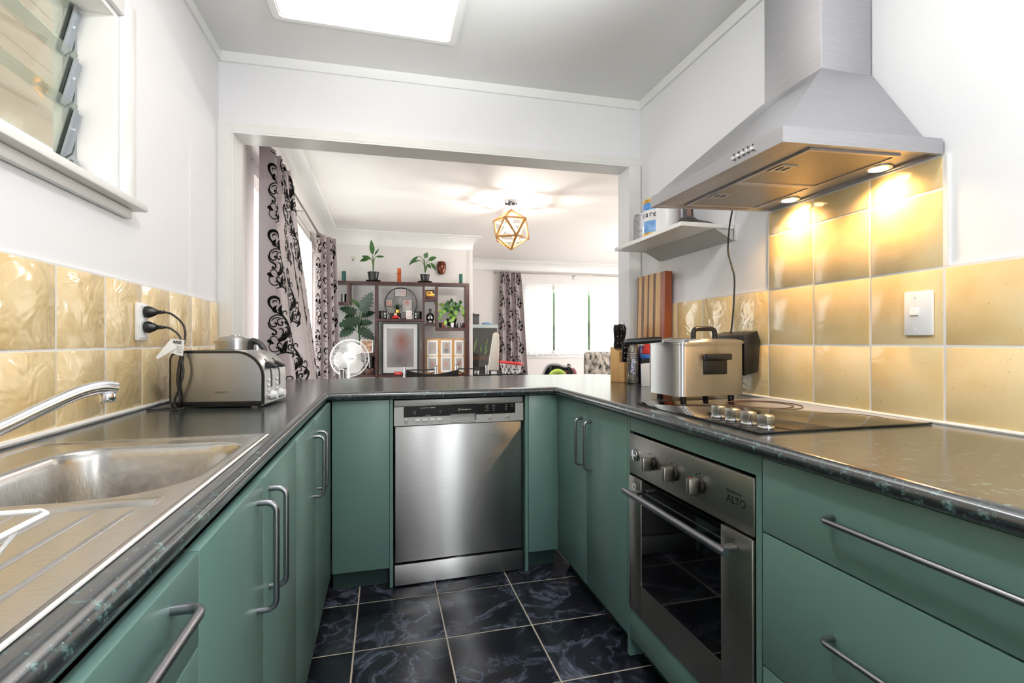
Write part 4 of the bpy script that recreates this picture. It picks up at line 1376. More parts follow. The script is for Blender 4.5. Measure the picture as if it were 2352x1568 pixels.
def tprof(g, z0=0.012):
    r = 0.085
    return [(g, z0 + g), (TL + 0.006 - g, z0 + g)] + [(TL - r + (r - g) * math.cos(R(t)) + 0.006 * (1 - t / 90), TH - r + (r - g) * math.sin(R(t))) for t in range(0, 91, 9)] + [(g + 0.03, TH - g)] + [(0.03 + (0.03 - g) * math.cos(R(t)), TH - 0.03 + (0.03 - g) * math.sin(R(t))) for t in range(110, 181, 14)]


part('shell', MB().prism(tprof(0.0), 'y', 0.004, TD - 0.004), 'steel', ts)
part('side_band', MB().prism(tprof(0.001, 0.010), 'y', 0.0, 0.0038), 'black', ts)
part('side_band', MB().prism(tprof(0.001, 0.010), 'y', TD - 0.0038, TD), 'black', ts)
part('side_panel', MB().prism(tprof(0.0085), 'y', -0.004, -0.0002, 0.0012), 'steel', ts)
part('base', MB().box(0.004, TL - 0.004, 0.003, TD - 0.003, 0.004, 0.0095), 'black', ts)
for x in (0.02, TL - 0.035):
    for y in (0.02, TD - 0.035):
        part('foot', MB().cyl((x, y, 0.0002), 0.008, 0.0038, 12), 'white' if x > 0.1 and y < 0.1 else 'black', ts)
text('lettering', 'LIVING&CO', 0.0085, frame((0.137, -0.0042, 0.048), (1, 0, 0), (0, 0, 1)), 'ink', ts, world=False)
# the curved end carries two lever slots, buttons and browning knobs; points along that end
ep = tprof(0.0)[1:14]


def end_pt(z, off=0.0):
    for (x0, z0), (x1, z1) in zip(ep, ep[1:]):
        if z0 <= z <= z1:
            t = (z - z0) / (z1 - z0 + 1e-9)
            nx, nz = (z1 - z0), -(x1 - x0)
            L = math.hypot(nx, nz)
            return (x0 + (x1 - x0) * t + off * nx / L, z + off * nz / L)
    return (ep[-1][0], ep[-1][1])


for y in (0.062, 0.138):
    s_ = MB()
    zz = [0.062 + 0.0095 * i for i in range(11)]
    for za, zb_ in zip(zz, zz[1:]):
        (xa, a_), (xb, b_) = end_pt(za, 0.0006), end_pt(zb_, 0.0006)
        s_.add([(xa, y - 0.006, a_), (xa, y + 0.006, a_), (xb, y + 0.006, b_), (xb, y - 0.006, b_)], [(0, 1, 2, 3)])
    part('lever_slot', s_, 'blackmatt', ts)
    x, z = end_pt(0.135, 0.0)
    part('lever', MB().prism([(x - 0.002, z + 0.014), (x + 0.026, z - 0.002), (x + 0.020, z - 0.010), (x - 0.002, z - 0.006)], 'y', y - 0.014, y + 0.014, 0.002), 'black', ts)
    x, z = end_pt(0.034, 0.0)
    part('dial', MB().lathe([(0.017, 0.0005), (0.017, 0.004), (0.0135, 0.010), (0.0125, 0.019), (0.0001, 0.020)], 20, (x, y, z), 'x'), 'white', ts)
    for k in range(4):
        x, z = end_pt(0.036 + 0.017 * k, 0.0)
        part('button', MB().ball((x + 0.001, y - 0.027, z), 0.0052, 5), 'white', ts)
for y in (0.062, 0.138):
    part('bread_slot', MB().box(0.035, 0.185, y - 0.028, y - 0.006, TH - 0.001, TH + 0.0006).box(0.035, 0.185, y + 0.006, y + 0.028, TH - 0.001, TH + 0.0006), 'blackmatt', ts)

kt = thing('kettle', 'stainless steel kettle with a black handle behind the toaster', 'kettle', (-0.572, 2.175, ZB + 0.0005), R(-18))
part('base', MB().cyl((0, 0, 0), 0.072, 0.018, 32, bev=0.004), 'black', kt)
part('body', MB().lathe([(0.068, 0.0185), (0.072, 0.03), (0.072, 0.10), (0.069, 0.19), (0.067, 0.218), (0.063, 0.222)], 40), 'steel', kt)
part('lid', MB().lathe([(0.0625, 0.2225), (0.060, 0.228), (0.040, 0.235), (0.018, 0.238), (0.016, 0.2385), (0.015, 0.242), (0.001, 0.2425)], 36), 'steel', kt)
part('spout', MB().hexa([(-0.066, -0.012, 0.175), (-0.066, 0.012, 0.175), (-0.064, 0.02, 0.217), (-0.064, -0.02, 0.217), (-0.067, -0.010, 0.176), (-0.067, 0.010, 0.176), (-0.088, 0.003, 0.219), (-0.088, -0.003, 0.219)]), 'steel', kt)
part('handle', MB().tube(spline([(0.058, 0, 0.212), (0.078, 0, 0.219), (0.100, 0, 0.208), (0.122, 0, 0.180), (0.130, 0, 0.13), (0.122, 0, 0.075), (0.100, 0, 0.045), (0.073, 0, 0.05)], 26), [0.012] * 4 + [0.0105] * 22, 12), mat('dark_grey_plastic', (58, 58, 60), 0.4), kt)
part('handle_bracket', MB().box(0.066, 0.082, -0.012, 0.012, 0.165, 0.212, 0.003), 'black', kt)

# ------------------------------------------------------------------ right bench
sw = thing('switch_plate', 'white rocker switch plate on the tiles right of the cooktop', 'switch', (1.39, 1.006, 1.095))
part('plate', MB().box(1.3815, 1.392, 0.971, 1.044, 1.098, 1.2175, 0.0045), 'white', sw, world=True)
part('rocker', MB().prism([(1.3815, 1.150), (1.375, 1.153), (1.3795, 1.172), (1.3815, 1.173)], 'y', 1.0025, 1.0255, 0.0012), 'white', sw, world=True)
part('rocker_mark', MB().box(1.3782, 1.3788, 1.012, 1.016, 1.166, 1.1675), 'indicator', sw, world=True)
for z in (1.115, 1.200):
    part('screw', MB().cyl((1.3803, 1.0135, z), 0.0042, 0.0014, 14, 'x'), 'white', sw, world=True)

fy = thing('deep_fryer', 'stainless steel deep fryer with a black control box and lid handle', 'deep fryer', (1.010, 1.547, ZB + 0.0005), R(2.5))
part('body', MB().prism(rrect(0.0, 0.295, 0.0, 0.205, 0.032, 6), 'z', 0.017, 0.203), 'steel', fy, ang=50)
part('rim', MB().prism(rrect(-0.003, 0.298, -0.003, 0.208, 0.034, 6), 'z', 0.2032, 0.208), 'steel', fy, ang=50)
ld = MB()
o1, o2, o3 = rrect(0.012, 0.305, -0.004, 0.209, 0.034, 6), rrect(0.018, 0.299, 0.002, 0.203, 0.030, 6), rrect(0.045, 0.275, 0.028, 0.178, 0.025, 6)
rows = [[(x, y, 0.2083) for x, y in o1], [(x, y, 0.212) for x, y in o1], [(x, y, 0.219) for x, y in o2], [(x, y, 0.224) for x, y in o3]]
n_ = len(o1)
ld.add([p for r_ in rows for p in r_], [(i * n_ + k, i * n_ + (k + 1) % n_, (i + 1) * n_ + (k + 1) % n_, (i + 1) * n_ + k) for i in range(3) for k in range(n_)] + [tuple(3 * n_ + k for k in range(n_)), tuple(range(n_ - 1, -1, -1))])
lid = part('lid', ld, 'steel', fy, ang=40)
part('lid_vent', MB().box(0.06, 0.14, 0.10, 0.16, 0.2235, 0.226, 0.001), 'black', lid)
part('lid_handle', MB().tube([(0.138, 0.1, 0.224), (0.138, 0.1, 0.248), (0.143, 0.1, 0.258), (0.152, 0.1, 0.263), (0.222, 0.1, 0.263), (0.231, 0.1, 0.258), (0.236, 0.1, 0.248), (0.236, 0.1, 0.224)], 0.0095, 10), 'black', lid)
sh = part('side_handle', MB().box(0.105, 0.205, -0.0045, -0.0003, 0.095, 0.160, 0.002), 'black', fy)
part('grip', MB().box(0.102, 0.210, -0.026, -0.0047, 0.147, 0.170, 0.004), 'black', sh)
for x, y in ((0.04, 0.03), (0.25, 0.03), (0.04, 0.175), (0.25, 0.175)):
    part('foot', MB().cyl((x, y, 0.0002), 0.011, 0.0165, 14), 'black', fy)
part('control_box', MB().prism([(0.2962, 0.085), (0.362, 0.098), (0.372, 0.215), (0.358, 0.254), (0.300, 0.236), (0.2962, 0.225)], 'y', 0.012, 0.195, 0.003), 'black', fy)
part('basket_handle', MB().tube([(-0.128, 0.155, 0.210), (-0.115, 0.150, 0.2125), (-0.06, 0.135, 0.2165), (-0.01, 0.118, 0.2205), (0.006, 0.113, 0.2215)], [0.008, 0.0115, 0.0125, 0.0115, 0.0105], 12), 'black', fy)
part('basket_wire', MB().tube([(0.004, 0.108, 0.222), (0.050, 0.095, 0.2285)], 0.002, 8).tube([(0.006, 0.119, 0.222), (0.052, 0.106, 0.2285)], 0.002, 8), 'chrome', fy)
part('cord', MB().tube(spline([(1.372, 1.700, 1.74), (1.366, 1.704, 1.66), (1.356, 1.702, 1.604), (1.342, 1.700, 1.54), (1.330, 1.693, 1.446), (1.338, 1.682, 1.385), (1.345, 1.674, 1.331), (1.345, 1.680, 1.22), (1.342, 1.686, 1.145), (1.340, 1.690, 1.115)], 60), 0.0034, 8), 'black', fy, 'black power cord hanging in front of the white wall', world=True)
part('cord_plug', MB().cyl((1.372, 1.700, 1.742), 0.016, 0.04, 16, 'z', 0.004), 'black', fy, world=True)

# striped cutting board standing against the wall
bo = thing('cutting_board', 'thick striped wooden cutting board standing against the right wall', 'cutting board', (1.352, 2.30, ZB + 0.0005), 0)
ys = [2.442, 2.430, 2.396, 2.370, 2.335, 2.318, 2.279, 2.256, 2.212, 2.168]
ms = ['walnut', 'oak', 'walnut', 'oak', 'walnut', 'oak', 'walnut', 'oak', 'jarrah']
lean = Matrix.Translation((1.352, 0, ZB)) @ Matrix.Rotation(R(1.2), 4, 'Y') @ Matrix.Translation((-1.352, 0, -ZB))
for y1, y0, m_ in zip(ys, ys[1:], ms):
    part('wood_strip', MB().box(1.331, 1.371, y0 + 0.0002, y1 - 0.0002, ZB + 0.0012, 1.4315, 0.0012, 1).moved(lean), m_, bo, world=True)

# knife block with knives
kb = thing('knife_block', 'pale bamboo knife block beside the clear water bottle', 'knife block', (1.236, 2.425, ZB + 0.0005), R(28))
part('front_block', MB().box(-0.045, 0.045, -0.050, -0.018, 0.0, 0.102, 0.002), 'bamboo', kb)
part('rear_block', MB().prism([(-0.0178, 0.0), (0.040, 0.0), (0.040, 0.185), (-0.0178, 0.158)], 'x', -0.045, 0.045, 0.002), 'bamboo', kb)
kbm = Matrix.Translation(kb.location) @ Matrix.Rotation(R(28), 4, 'Z')
for lab, x, y, z, L, lean_x, w in (('black knife handle at the left of the rear row of the block', -0.030, 0.012, 0.176, 0.125, -0.16, 0.0135),
                                   ('black knife handle in the middle of the rear row of the block', 0.000, 0.012, 0.176, 0.128, -0.10, 0.0135),
                                   ('thick black sharpening steel handle in the right of the block', 0.030, 0.016, 0.178, 0.125, -0.04, 0.0150),
                                   ('black steak knife handle at the left of the low front block', -0.030, -0.034, 0.103, 0.095, -0.10, 0.0095),
                                   ('black steak knife handle second along the low front block', -0.010, -0.034, 0.103, 0.093, -0.10, 0.0095),
                                   ('black steak knife handle third along the low front block', 0.010, -0.034, 0.103, 0.092, -0.10, 0.0095)):
    p0 = kbm @ Vector((x, y, z))
    t = thing('kitchen_knife', lab, 'knife', p0, R(28), 'knives in the bamboo block')
    ax = Vector((lean_x, -0.10, 1)).normalized()
    steel_ = 'sharpening' in lab
    rr = [w, w * 1.05, w * 0.82, w * 0.9, w * 1.0, w * 1.1, w * 0.85] if not steel_ else [w * 0.8, w * 1.1, w * 0.75, w * 0.95, w * 1.15, w * 1.1, w * 0.4]
    part('handle', MB().tube([ax * (0.004 + L * k / 6) for k in range(7)], rr, 10), 'black', t)
    part('bolster', MB().tube([ax * 0.0005, ax * 0.0035], w * 0.7, 10), 'chrome', t)
    if steel_:
        part('hanging_ring', MB().tube([ax * (L + 0.010) + Vector((0.007 * math.cos(a), 0, 0.007 * math.sin(a))) for a in [k * PI / 6 for k in range(12)]], 0.0013, 6, closed=True), 'chrome', t)
    else:
        for k in (0.2, 0.5, 0.8):
            part('rivet', MB().ball(ax * (0.004 + L * k) + Vector((-0.004, -w * 0.88, 0)), 0.0026, 5), 'chrome', t)

bt = thing('water_bottle', 'clear ribbed drink bottle with an upright white word label', 'bottle', (1.232, 2.285, ZB + 0.0005))
prof = [(0.024, 0.0), (0.032, 0.004), (0.034, 0.012), (0.0335, 0.038), (0.0295, 0.046), (0.0305, 0.054), (0.0325, 0.062), (0.033, 0.118)]
for k in range(5):
    prof += [(0.0335 - 0.0004 * k, 0.122 + 0.010 * k), (0.0315 - 0.0006 * k, 0.127 + 0.010 * k)]
prof += [(0.028, 0.176), (0.020, 0.192), (0.0135, 0.200), (0.0135, 0.206)]
part('body', MB().lathe(prof, 28), 'clear', bt)
part('cap', MB().cyl((0, 0, 0.2065), 0.0145, 0.012, 20, bev=0.002), 'blue', bt)
dirv = Vector((-1.232, -2.285, 0)).normalized()
sv = Vector((dirv.y, -dirv.x, 0))
sv = sv if sv.x > 0 else -sv
lb = Vector((1.232, 2.285, ZB + 0.052)) + dirv * 0.0336 - sv * 0.001
for m_, bo_, off, nm in (('blue', 0.0022, 0.0, 'lettering_outline'), ('whiteink', 0.0006, 0.0006, 'lettering')):
    text(nm, 'pump', 0.032, frame(lb + dirv * off, Vector((sv.x * 0.12, sv.y * 0.12, 1)), -sv), m_, bt, bold=bo_, shear=0.25)
sb = thing('sports_bottle', 'dark sports bottle with a red and blue flip lid behind the fryer', 'bottle', (1.288, 2.236, ZB + 0.0005))
part('body', MB().lathe([(0.028, 0), (0.034, 0.006), (0.034, 0.05), (0.031, 0.07), (0.034, 0.09), (0.034, 0.128)], 28), mat('dark_translucent_plastic', (38, 38, 44), 0.2), sb)
part('blue_collar', MB().cyl((0, 0, 0.1285), 0.0385, 0.022, 28, bev=0.003), 'blue', sb)
part('red_lid', MB().prism([(-0.036, 0.151), (0.034, 0.151), (0.020, 0.176), (0.002, 0.200), (-0.020, 0.203), (-0.030, 0.185)], 'x', -0.022, 0.022, 0.004), 'red', sb)
part('blue_spout', MB().box(-0.010, 0.010, -0.030, -0.012, 0.166, 0.190, 0.004), 'blue', sb)
part('red_stripe', MB().ring(rrect(-0.0345, 0.0345, -0.0345, 0.0345, 0.0344, 8), rrect(-0.0335, 0.0335, -0.0335, 0.0335, 0.0334, 8), 'z', 0.094, 0.104), 'red', sb)
b2 = thing('drink_bottle', 'slim blue drink bottle with a white cap behind the clear bottle', 'bottle', (1.301, 2.327, ZB + 0.0005))
part('body', MB().lathe([(0.026, 0), (0.028, 0.006), (0.028, 0.14), (0.022, 0.165), (0.013, 0.185), (0.013, 0.192)], 24), mat('navy_bottle', (38, 48, 110), 0.25), b2)
part('cap', MB().cyl((0, 0, 0.1925), 0.0135, 0.024, 20, bev=0.002), 'white', b2)
mg = thing('paper_box', 'small white paper box with a red mark beside the fryer', 'box', (1.246, 2.138, ZB + 0.0005), R(24))
part('carton', MB().hexa([(-0.036, -0.03, 0), (0.036, -0.03, 0), (0.036, 0.03, 0), (-0.036, 0.03, 0), (-0.038, -0.032, 0.106), (0.038, -0.032, 0.110), (0.038, 0.032, 0.110), (-0.038, 0.032, 0.106)], 0.001), 'paper', mg)
part('red_mark', MB().cyl((0.022, -0.0318, 0.026), 0.017, 0.0012, 20, 'y'), 'red', mg)

# ------------------------------------------------------------------ wall shelf on the right and what stands on it
ws = thing('wall_shelf', 'white floating wall shelf with a wedge bracket left of the hood', 'shelf', (1.27, 2.03, 1.5))
part('board', MB().box(1.146, 1.4005, 1.7355, 2.32, 1.545, 1.5625, 0.001), 'trim', ws, world=True)
part('bracket', MB().prism([(1.305, 1.5445), (1.4005, 1.5445), (1.4005, 1.500), (1.390, 1.500)], 'y', 1.742, 2.30), mat('grey_bracket', (206, 208, 206), 0.5), ws, world=True)
part('bracket_cap', MB().box(1.393, 1.4005, 1.725, 1.735, 1.498, 1.568), 'trim', ws, world=True)
SZ = 1.5628
fc = thing('formula_can', 'blue and gold formula tin on the wall shelf, partly behind the hood', 'tin', (1.282, 2.150, SZ), R(0))
part('can', MB().cyl((0, 0, 0.0), 0.062, 0.192, 36), 'gold', fc)
part('label_blue', MB().lathe([(0.0626, 0.042), (0.0626, 0.184)], 36), 'skyblue', fc)
part('label_white', MB().lathe([(0.0630, 0.098), (0.0630, 0.150)], 36), 'paper', fc)
part('lid', MB().cyl((0, 0, 0.192), 0.0635, 0.010, 36, bev=0.002), 'gold', fc)
d0 = Vector((-1.282, -2.150, 0)).normalized()
s0 = Vector((-d0.y, d0.x, 0))
s0 = s0 if s0.x > 0 else -s0
for ch, an, z, sz, m_ in (('c', -62, 0.116, 0.040, 'ink'), ('a', -42, 0.116, 0.040, 'ink'), ('r', -22, 0.116, 0.040, 'ink'), ('e', -6, 0.116, 0.040, 'ink')):
    dd = Matrix.Rotation(R(an), 3, 'Z') @ d0
    ss = Matrix.Rotation(R(an), 3, 'Z') @ s0
    text('lettering', ch, sz, frame(Vector((1.282, 2.150, SZ + z)) + dd * 0.0646 - ss * 0.008, ss, (0, 0, 1)), m_, fc)
wc = thing('wire_canister', 'silver lattice canister at the far end of the wall shelf', 'canister', (1.278, 2.268, SZ))
part('body', MB().lathe([(0.044, 0.0), (0.0455, 0.004), (0.0455, 0.150), (0.044, 0.156)], 32), mat('lattice_silver', (186, 186, 188), 0.4, 0.5, c2=(128, 128, 130), vscale=60), wc)
part('rim', MB().cyl((0, 0, 0.1562), 0.046, 0.006, 32), 'alu', wc)
lt_ = MB()
for k in range(18):
    for sgn in (1, -1):
        lt_.tube([(0.0462 * math.cos(2 * PI * k / 18 + sgn * 1.4 * t / 10), 0.0462 * math.sin(2 * PI * k / 18 + sgn * 1.4 * t / 10), 0.004 + 0.0145 * t) for t in range(11)], 0.0013, 4)
part('lattice', lt_, 'alu', wc)
cw = thing('white_canister', 'plain white cylindrical canister between the tin and the photo', 'canister', (1.245, 1.985, SZ))
part('body', MB().cyl((0, 0, 0), 0.054, 0.15, 36, bev=0.004), 'white', cw)
part('lid', MB().cyl((0, 0, 0.1502), 0.055, 0.016, 36, bev=0.004), 'white', cw)
pf = thing('black_photo_frame', 'black framed photo standing behind the dark cloth on the wall shelf', 'picture frame', (1.30, 1.915, SZ), R(42))
part('frame', MB().ring([(-0.06, 0), (0.06, 0), (0.06, 0.16), (-0.06, 0.16)], [(-0.048, 0.012), (0.048, 0.012), (0.048, 0.148), (-0.048, 0.148)], 'y', -0.008, 0.008), 'black', pf)
part('print', MB().box(-0.048, 0.048, -0.003, 0.003, 0.012, 0.148), mat('tan_print', (190, 146, 122), 0.4, c2=(120, 78, 60), vscale=20), pf)
cb = MB()
random.seed(3)
lump = [[0.0] * 13 for _ in range(9)]
for j in range(9):
    for i in range(13):
        u, v = i / 12, j / 8
        lump[j][i] = math.sin(PI * u) ** 0.7 * math.sin(PI * v) ** 0.7 * (0.040 + 0.014 * math.sin(7 * u + 3 * v) + random.uniform(-0.006, 0.006)) * (1.15 - 0.75 * u)
cb.grid(lambda u, v: (1.165 + 0.165 * u, 1.742 + 0.095 * v, SZ + 0.0015 + lump[int(round(v * 8))][int(round(u * 12))]), 12, 8)
cb.grid(lambda u, v: (1.165 + 0.165 * u, 1.742 + 0.095 * v, SZ + 0.0006), 1, 1)
solo('black_cloth', cb, 'blackcloth', 'crumpled black cloth on the near end of the wall shelf', 'cloth', ang=80)


# ------------------------------------------------------------------ curtains with a flocked scroll pattern
STROKES = [  # (control points in pattern units, widest, kind): kind l = leaf, t = tapering scroll, b = scroll with a bead at its end
    ([(185, 910), (110, 820), (108, 750), (165, 720), (225, 745), (235, 805)], 26, 't'),
    ([(190, 905), (285, 950), (362, 1030), (388, 1110), (330, 1190), (205, 1247)], 30, 'b'),
    ([(280, 945), (292, 892), (335, 882), (368, 905), (350, 925)], 13, 'b'),
    ([(272, 930), (235, 870), (268, 812)], 40, 'l'), ([(195, 905), (160, 870), (192, 822)], 36, 'l'), ([(150, 800), (150, 770), (185, 765), (195, 780)], 12, 't'),
    ([(280, 950), (190, 935), (120, 980), (110, 1045), (150, 1082), (192, 1055), (168, 1028)], 15, 'b'),
    ([(285, 980), (215, 985), (203, 1035), (240, 1062), (274, 1038), (254, 1012)], 15, 'b'),
    ([(90, 1025), (115, 1090), (180, 1130), (178, 1172), (135, 1165)], 18, 'b'), ([(130, 1010), (165, 975), (235, 965)], 10, 't'),
    ([(330, 1195), (420, 1195), (495, 1240), (508, 1305), (470, 1370), (400, 1405), (300, 1388), (188, 1418)], 19, 't'),
    ([(478, 1225), (517, 1180), (502, 1128), (455, 1128), (460, 1150)], 15, 'b'),
    ([(285, 1385), (290, 1310), (332, 1245)], 44, 'l'), ([(300, 1385), (272, 1340), (270, 1300)], 14, 't'),
    ([(412, 1385), (340, 1355), (342, 1305), (400, 1300), (398, 1335), (375, 1335)], 18, 'b'), ([(262, 1398), (222, 1330)], 34, 'l'),
    ([(215, 1232), (168, 1190), (122, 1212), (128, 1240)], 9, 't'), ([(122, 1262), (104, 1325), (142, 1378), (205, 1372), (208, 1335), (180, 1335)], 11, 'b'),
    ([(85, 1240), (120, 1262), (160, 1285)], 30, 'l'), ([(105, 1230), (122, 1262), (112, 1300)], 22, 'l'), ([(255, 1300), (225, 1275), (195, 1290), (215, 1330), (245, 1350)], 11, 't'),
    ([(495, 1392), (440, 1415), (385, 1462)], 36, 'l'), ([(362, 1182), (412, 1140), (420, 1065)], 34, 'l'), ([(298, 1018), (345, 1035), (384, 1088)], 30, 'l'),
    ([(212, 1105), (262, 1105), (272, 1155), (236, 1205)], 14, 't'), ([(305, 1092), (342, 1080), (350, 1130), (296, 1202)], 18, 't'), ([(260, 1195), (300, 1165), (318, 1120)], 24, 'l'),
    ([(425, 1275), (478, 1300)], 44, 'l'), ([(470, 1235), (478, 1300)], 40, 'l'), ([(330, 1202), (388, 1215), (392, 1252), (358, 1252)], 11, 'b'), ([(505, 1262), (530, 1290), (505, 1338)], 26, 'l')]


def motif(nseg):
    out = []
    for pts, w, kind in STROKES:
        n = max(4, int(nseg * (len(pts) - 1) / 4))
        sp = spline(pts, n + 1)
        row = []
        for i, (x, y) in enumerate(sp):
            a, b = sp[max(i - 1, 0)], sp[min(i + 1, n)]
            tx, ty = b[0] - a[0], b[1] - a[1]
            L = math.hypot(tx, ty) or 1
            t = i / n
            if kind == 'l':
                k = math.sin(PI * (0.04 + 0.94 * t ** 0.75))
            elif kind == 'b':
                k = 0.30 + 0.5 * math.sin(PI * t) + (0.75 if t > 0.86 else 0)
            else:
                k = 0.25 + 0.75 * math.sin(PI * min(1, t * 0.95 + 0.02))
            h = 0.72 * w * k
            row.append(((x - ty / L * h, y + tx / L * h), (x + ty / L * h, y - tx / L * h)))
        out.append(row)
    return out


def curtain(label, top, bot, zt, zb, cols, nu=70, nv=36, nseg=10, group='scroll patterned curtains', sign=-1, stretch=1.0, ruffle=0.0):
    """A hanging cloth between a top line and a bottom line; cols: (distance along the cloth, height of one motif)."""
    P0, P1 = spline(top, nu + 1), spline(bot, nu + 1)

    def S(u, v):
        f = u * nu
        i = min(int(f), nu - 1)
        t = f - i
        e = v ** 0.8
        q = [(P0[i][k] * (1 - t) + P0[i + 1][k] * t) * (1 - e) + (P1[i][k] * (1 - t) + P1[i + 1][k] * t) * e for k in (0, 1)]
        return Vector((q[0], q[1], zt + (zb - zt) * v + ruffle * (1 - v) ** 8 * math.sin(u * 37)))

    def N(u, v):
        a, b = S(min(1, u + 0.004), v), S(max(0, u - 0.004), v)
        c, d_ = S(u, min(1, v + 0.01)), S(u, max(0, v - 0.01))
        return (a - b).cross(c - d_).normalized() * sign

    t = thing('curtain', label, 'curtain', S(0.5, 1.0), 0, group)
    cl_ = MB()
    for off in (0.0, -0.003):
        cl_.grid(lambda u, v: S(u, v) + N(u, v) * off, nu, nv)
    fab = part('fabric', cl_, 'damask', t, world=True, ang=180)
    # cumulative length of the cloth at mid height
    ls = [0.0]
    for i in range(nu):
        ls.append(ls[-1] + (S((i + 1) / nu, 0.55) - S(i / nu, 0.55)).length)
    tot = ls[-1]

    def u_of(s_):
        for i in range(nu):
            if ls[i] <= s_ <= ls[i + 1]:
                return (i + (s_ - ls[i]) / (ls[i + 1] - ls[i])) / nu
        return None

    mt = motif(nseg)
    k = 4.83e-4
    pr_ = MB()
    for s0, zc_ in cols:
        z = zc_
        while z > zb - 0.1:
            for row in mt:
                ids = []
                for l_, r_ in row:
                    ok = []
                    for p in (l_, r_):
                        s_ = s0 + (p[0] - 300) * k * stretch
                        zz = z - (p[1] - 1080) * k
                        v = (zt - zz) / (zt - zb)
                        u = u_of(s_)
                        if u is None or not 0.005 < v < 1:
                            ok = None
                            break
                        ok.append(S(u, v) + N(u, v) * 0.0022)
                    if ok is None:
                        ids.append(None)
                    else:
                        ids.append(len(pr_.v))
                        pr_.v += [tuple(ok[0]), tuple(ok[1])]
                for a, b in zip(ids, ids[1:]):
                    if a is not None and b is not None:
                        pr_.f.append((a, b, b + 1, a + 1))
            z -= 0.388
    me = part('flocked_scrolls', pr_, 'flock', t, world=True, smooth=False)
    me['kind'] = 'stuff'
    return t, tot


def col_list(tot, z_first, pitch=0.30, s_first=0.13):
    out, s_, k = [], s_first, 0
    while s_ < tot + 0.1:
        out.append((s_, z_first + (0.194 if k % 2 else 0)))
        s_ += pitch
        k += 1
    return out


curtain('large scroll patterned curtain at the near end of the left rod', [(-0.695, 3.12), (-0.615, 3.16), (-0.690, 3.24), (-0.605, 3.28), (-0.690, 3.36), (-0.605, 3.42), (-0.685, 3.50), (-0.600, 3.55), (-0.640, 3.62)],
        [(-0.700, 3.10), (-0.580, 3.14), (-0.445, 3.22), (-0.560, 3.48), (-0.400, 3.72), (-0.560, 3.95), (-0.44, 4.16), (-0.555, 4.38), (-0.49, 4.62)], 2.215, 0.12,
        col_list(2.6, 2.335, 0.30, 0.15), 110, 40, 12, ruffle=0.008)
curtain('scroll patterned curtain at the far left corner by the shelf', [(-0.705, 5.66), (-0.66, 5.70), (-0.69, 5.78), (-0.62, 5.80), (-0.66, 5.90), (-0.57, 5.90), (-0.60, 5.98), (-0.535, 5.98)],
        [(-0.720, 5.60), (-0.66, 5.66), (-0.69, 5.78), (-0.59, 5.78), (-0.63, 5.92), (-0.52, 5.90), (-0.56, 6.02), (-0.47, 6.02)], 2.262, 0.12, col_list(1.2, 2.20, 0.26, 0.08), 70, 30, 7)
curtain('scroll patterned curtain left of the far dining window', [(1.90, 8.12), (1.94, 8.05), (1.99, 8.12), (2.05, 8.05), (2.09, 8.12), (2.14, 8.05), (2.19, 8.11), (2.24, 8.06)],
        [(1.83, 8.12), (1.92, 8.03), (1.99, 8.12), (2.08, 8.03), (2.14, 8.12), (2.22, 8.03), (2.30, 8.12), (2.38, 8.05)], 2.262, 0.12, col_list(1.4, 2.22, 0.26, 0.08), 70, 30, 6)


def sheer(label, x0, y0, x1, y1, zt, zb, folds, depth):
    w = Vector((x1 - x0, y1 - y0, 0))
    n = Vector((-w.y, w.x, 0)).normalized()
    L = w.length
    random.seed(int(L * 1000))
    ph = [random.uniform(0, 6) for _ in range(4)]
    f = lambda u, v: Vector((x0, y0, 0)) + w * u + n * (depth * (math.sin(u * folds * 2 * PI + ph[0]) + 0.6 * math.sin(u * folds * 3.7 * PI + ph[1] + v)) * (0.6 + 0.4 * v)) + Vector((0, 0, zt + (zb - zt) * v + 0.02 * v * math.sin(u * 9 + ph[2])))
    solo('sheer_curtain', MB().grid(f, int(folds * 12), 12), 'sheer', label, 'sheer curtain', 'white lace sheers', ang=180)


sheer('white sheer curtain in front of the left sliding door', -0.735, 4.05, -0.735, 5.60, 2.12, 0.15, 9, 0.012)
sheer('white lace sheer at the left part of the far window', 2.30, 8.14, 2.84, 8.14, 2.06, 0.84, 5, 0.010)
sheer('white lace sheer at the middle of the far window', 2.88, 8.14, 3.50, 8.14, 2.06, 0.86, 5, 0.008)
sheer('white lace sheer at the right part of the far window', 3.54, 8.14, 4.56, 8.14, 2.06, 0.85, 8, 0.010)

rl = thing('curtain_rod', 'brushed metal curtain rod with rings along the left dining wall', 'curtain rod', (-0.67, 4.4, 2.225))
part('rod', MB().tube([(-0.67, 2.86, 2.225), (-0.67, 6.02, 2.225)], 0.0115, 14), 'rod', rl, world=True)
part('finial', MB().ball((-0.67, 2.842, 2.225), 0.022, 8), 'rod', rl, world=True)
part('thin_rod', MB().tube([(-0.735, 3.14, 2.14), (-0.735, 5.98, 2.14)], 0.005, 8), 'rod', rl, world=True)
for y in (3.10, 4.68, 5.64):
    part('bracket', MB().tube([(-0.76, y, 2.235), (-0.682, y, 2.235)], 0.006, 8).box(-0.7605, -0.756, y - 0.012, y + 0.012, 2.18, 2.26), 'rod', rl, world=True)
for y in (3.13, 3.20, 3.34, 3.48, 3.62, 3.76, 3.90, 4.02, 5.70, 5.80, 5.90, 5.99):
    part('ring', MB().tube([(-0.67 + 0.021 * math.cos(k * PI / 8), y, 2.229 + 0.021 * math.sin(k * PI / 8) + 0.009) for k in range(16)], 0.0022, 6, closed=True), 'rod', rl, world=True)
rf = thing('curtain_rod', 'thin curtain rod with a ball finial above the far window', 'curtain rod', (3.2, 8.085, 2.247))
part('rod', MB().tube([(1.83, 8.085, 2.247), (4.9, 8.085, 2.247)], 0.0105, 12), 'rod', rf, world=True)
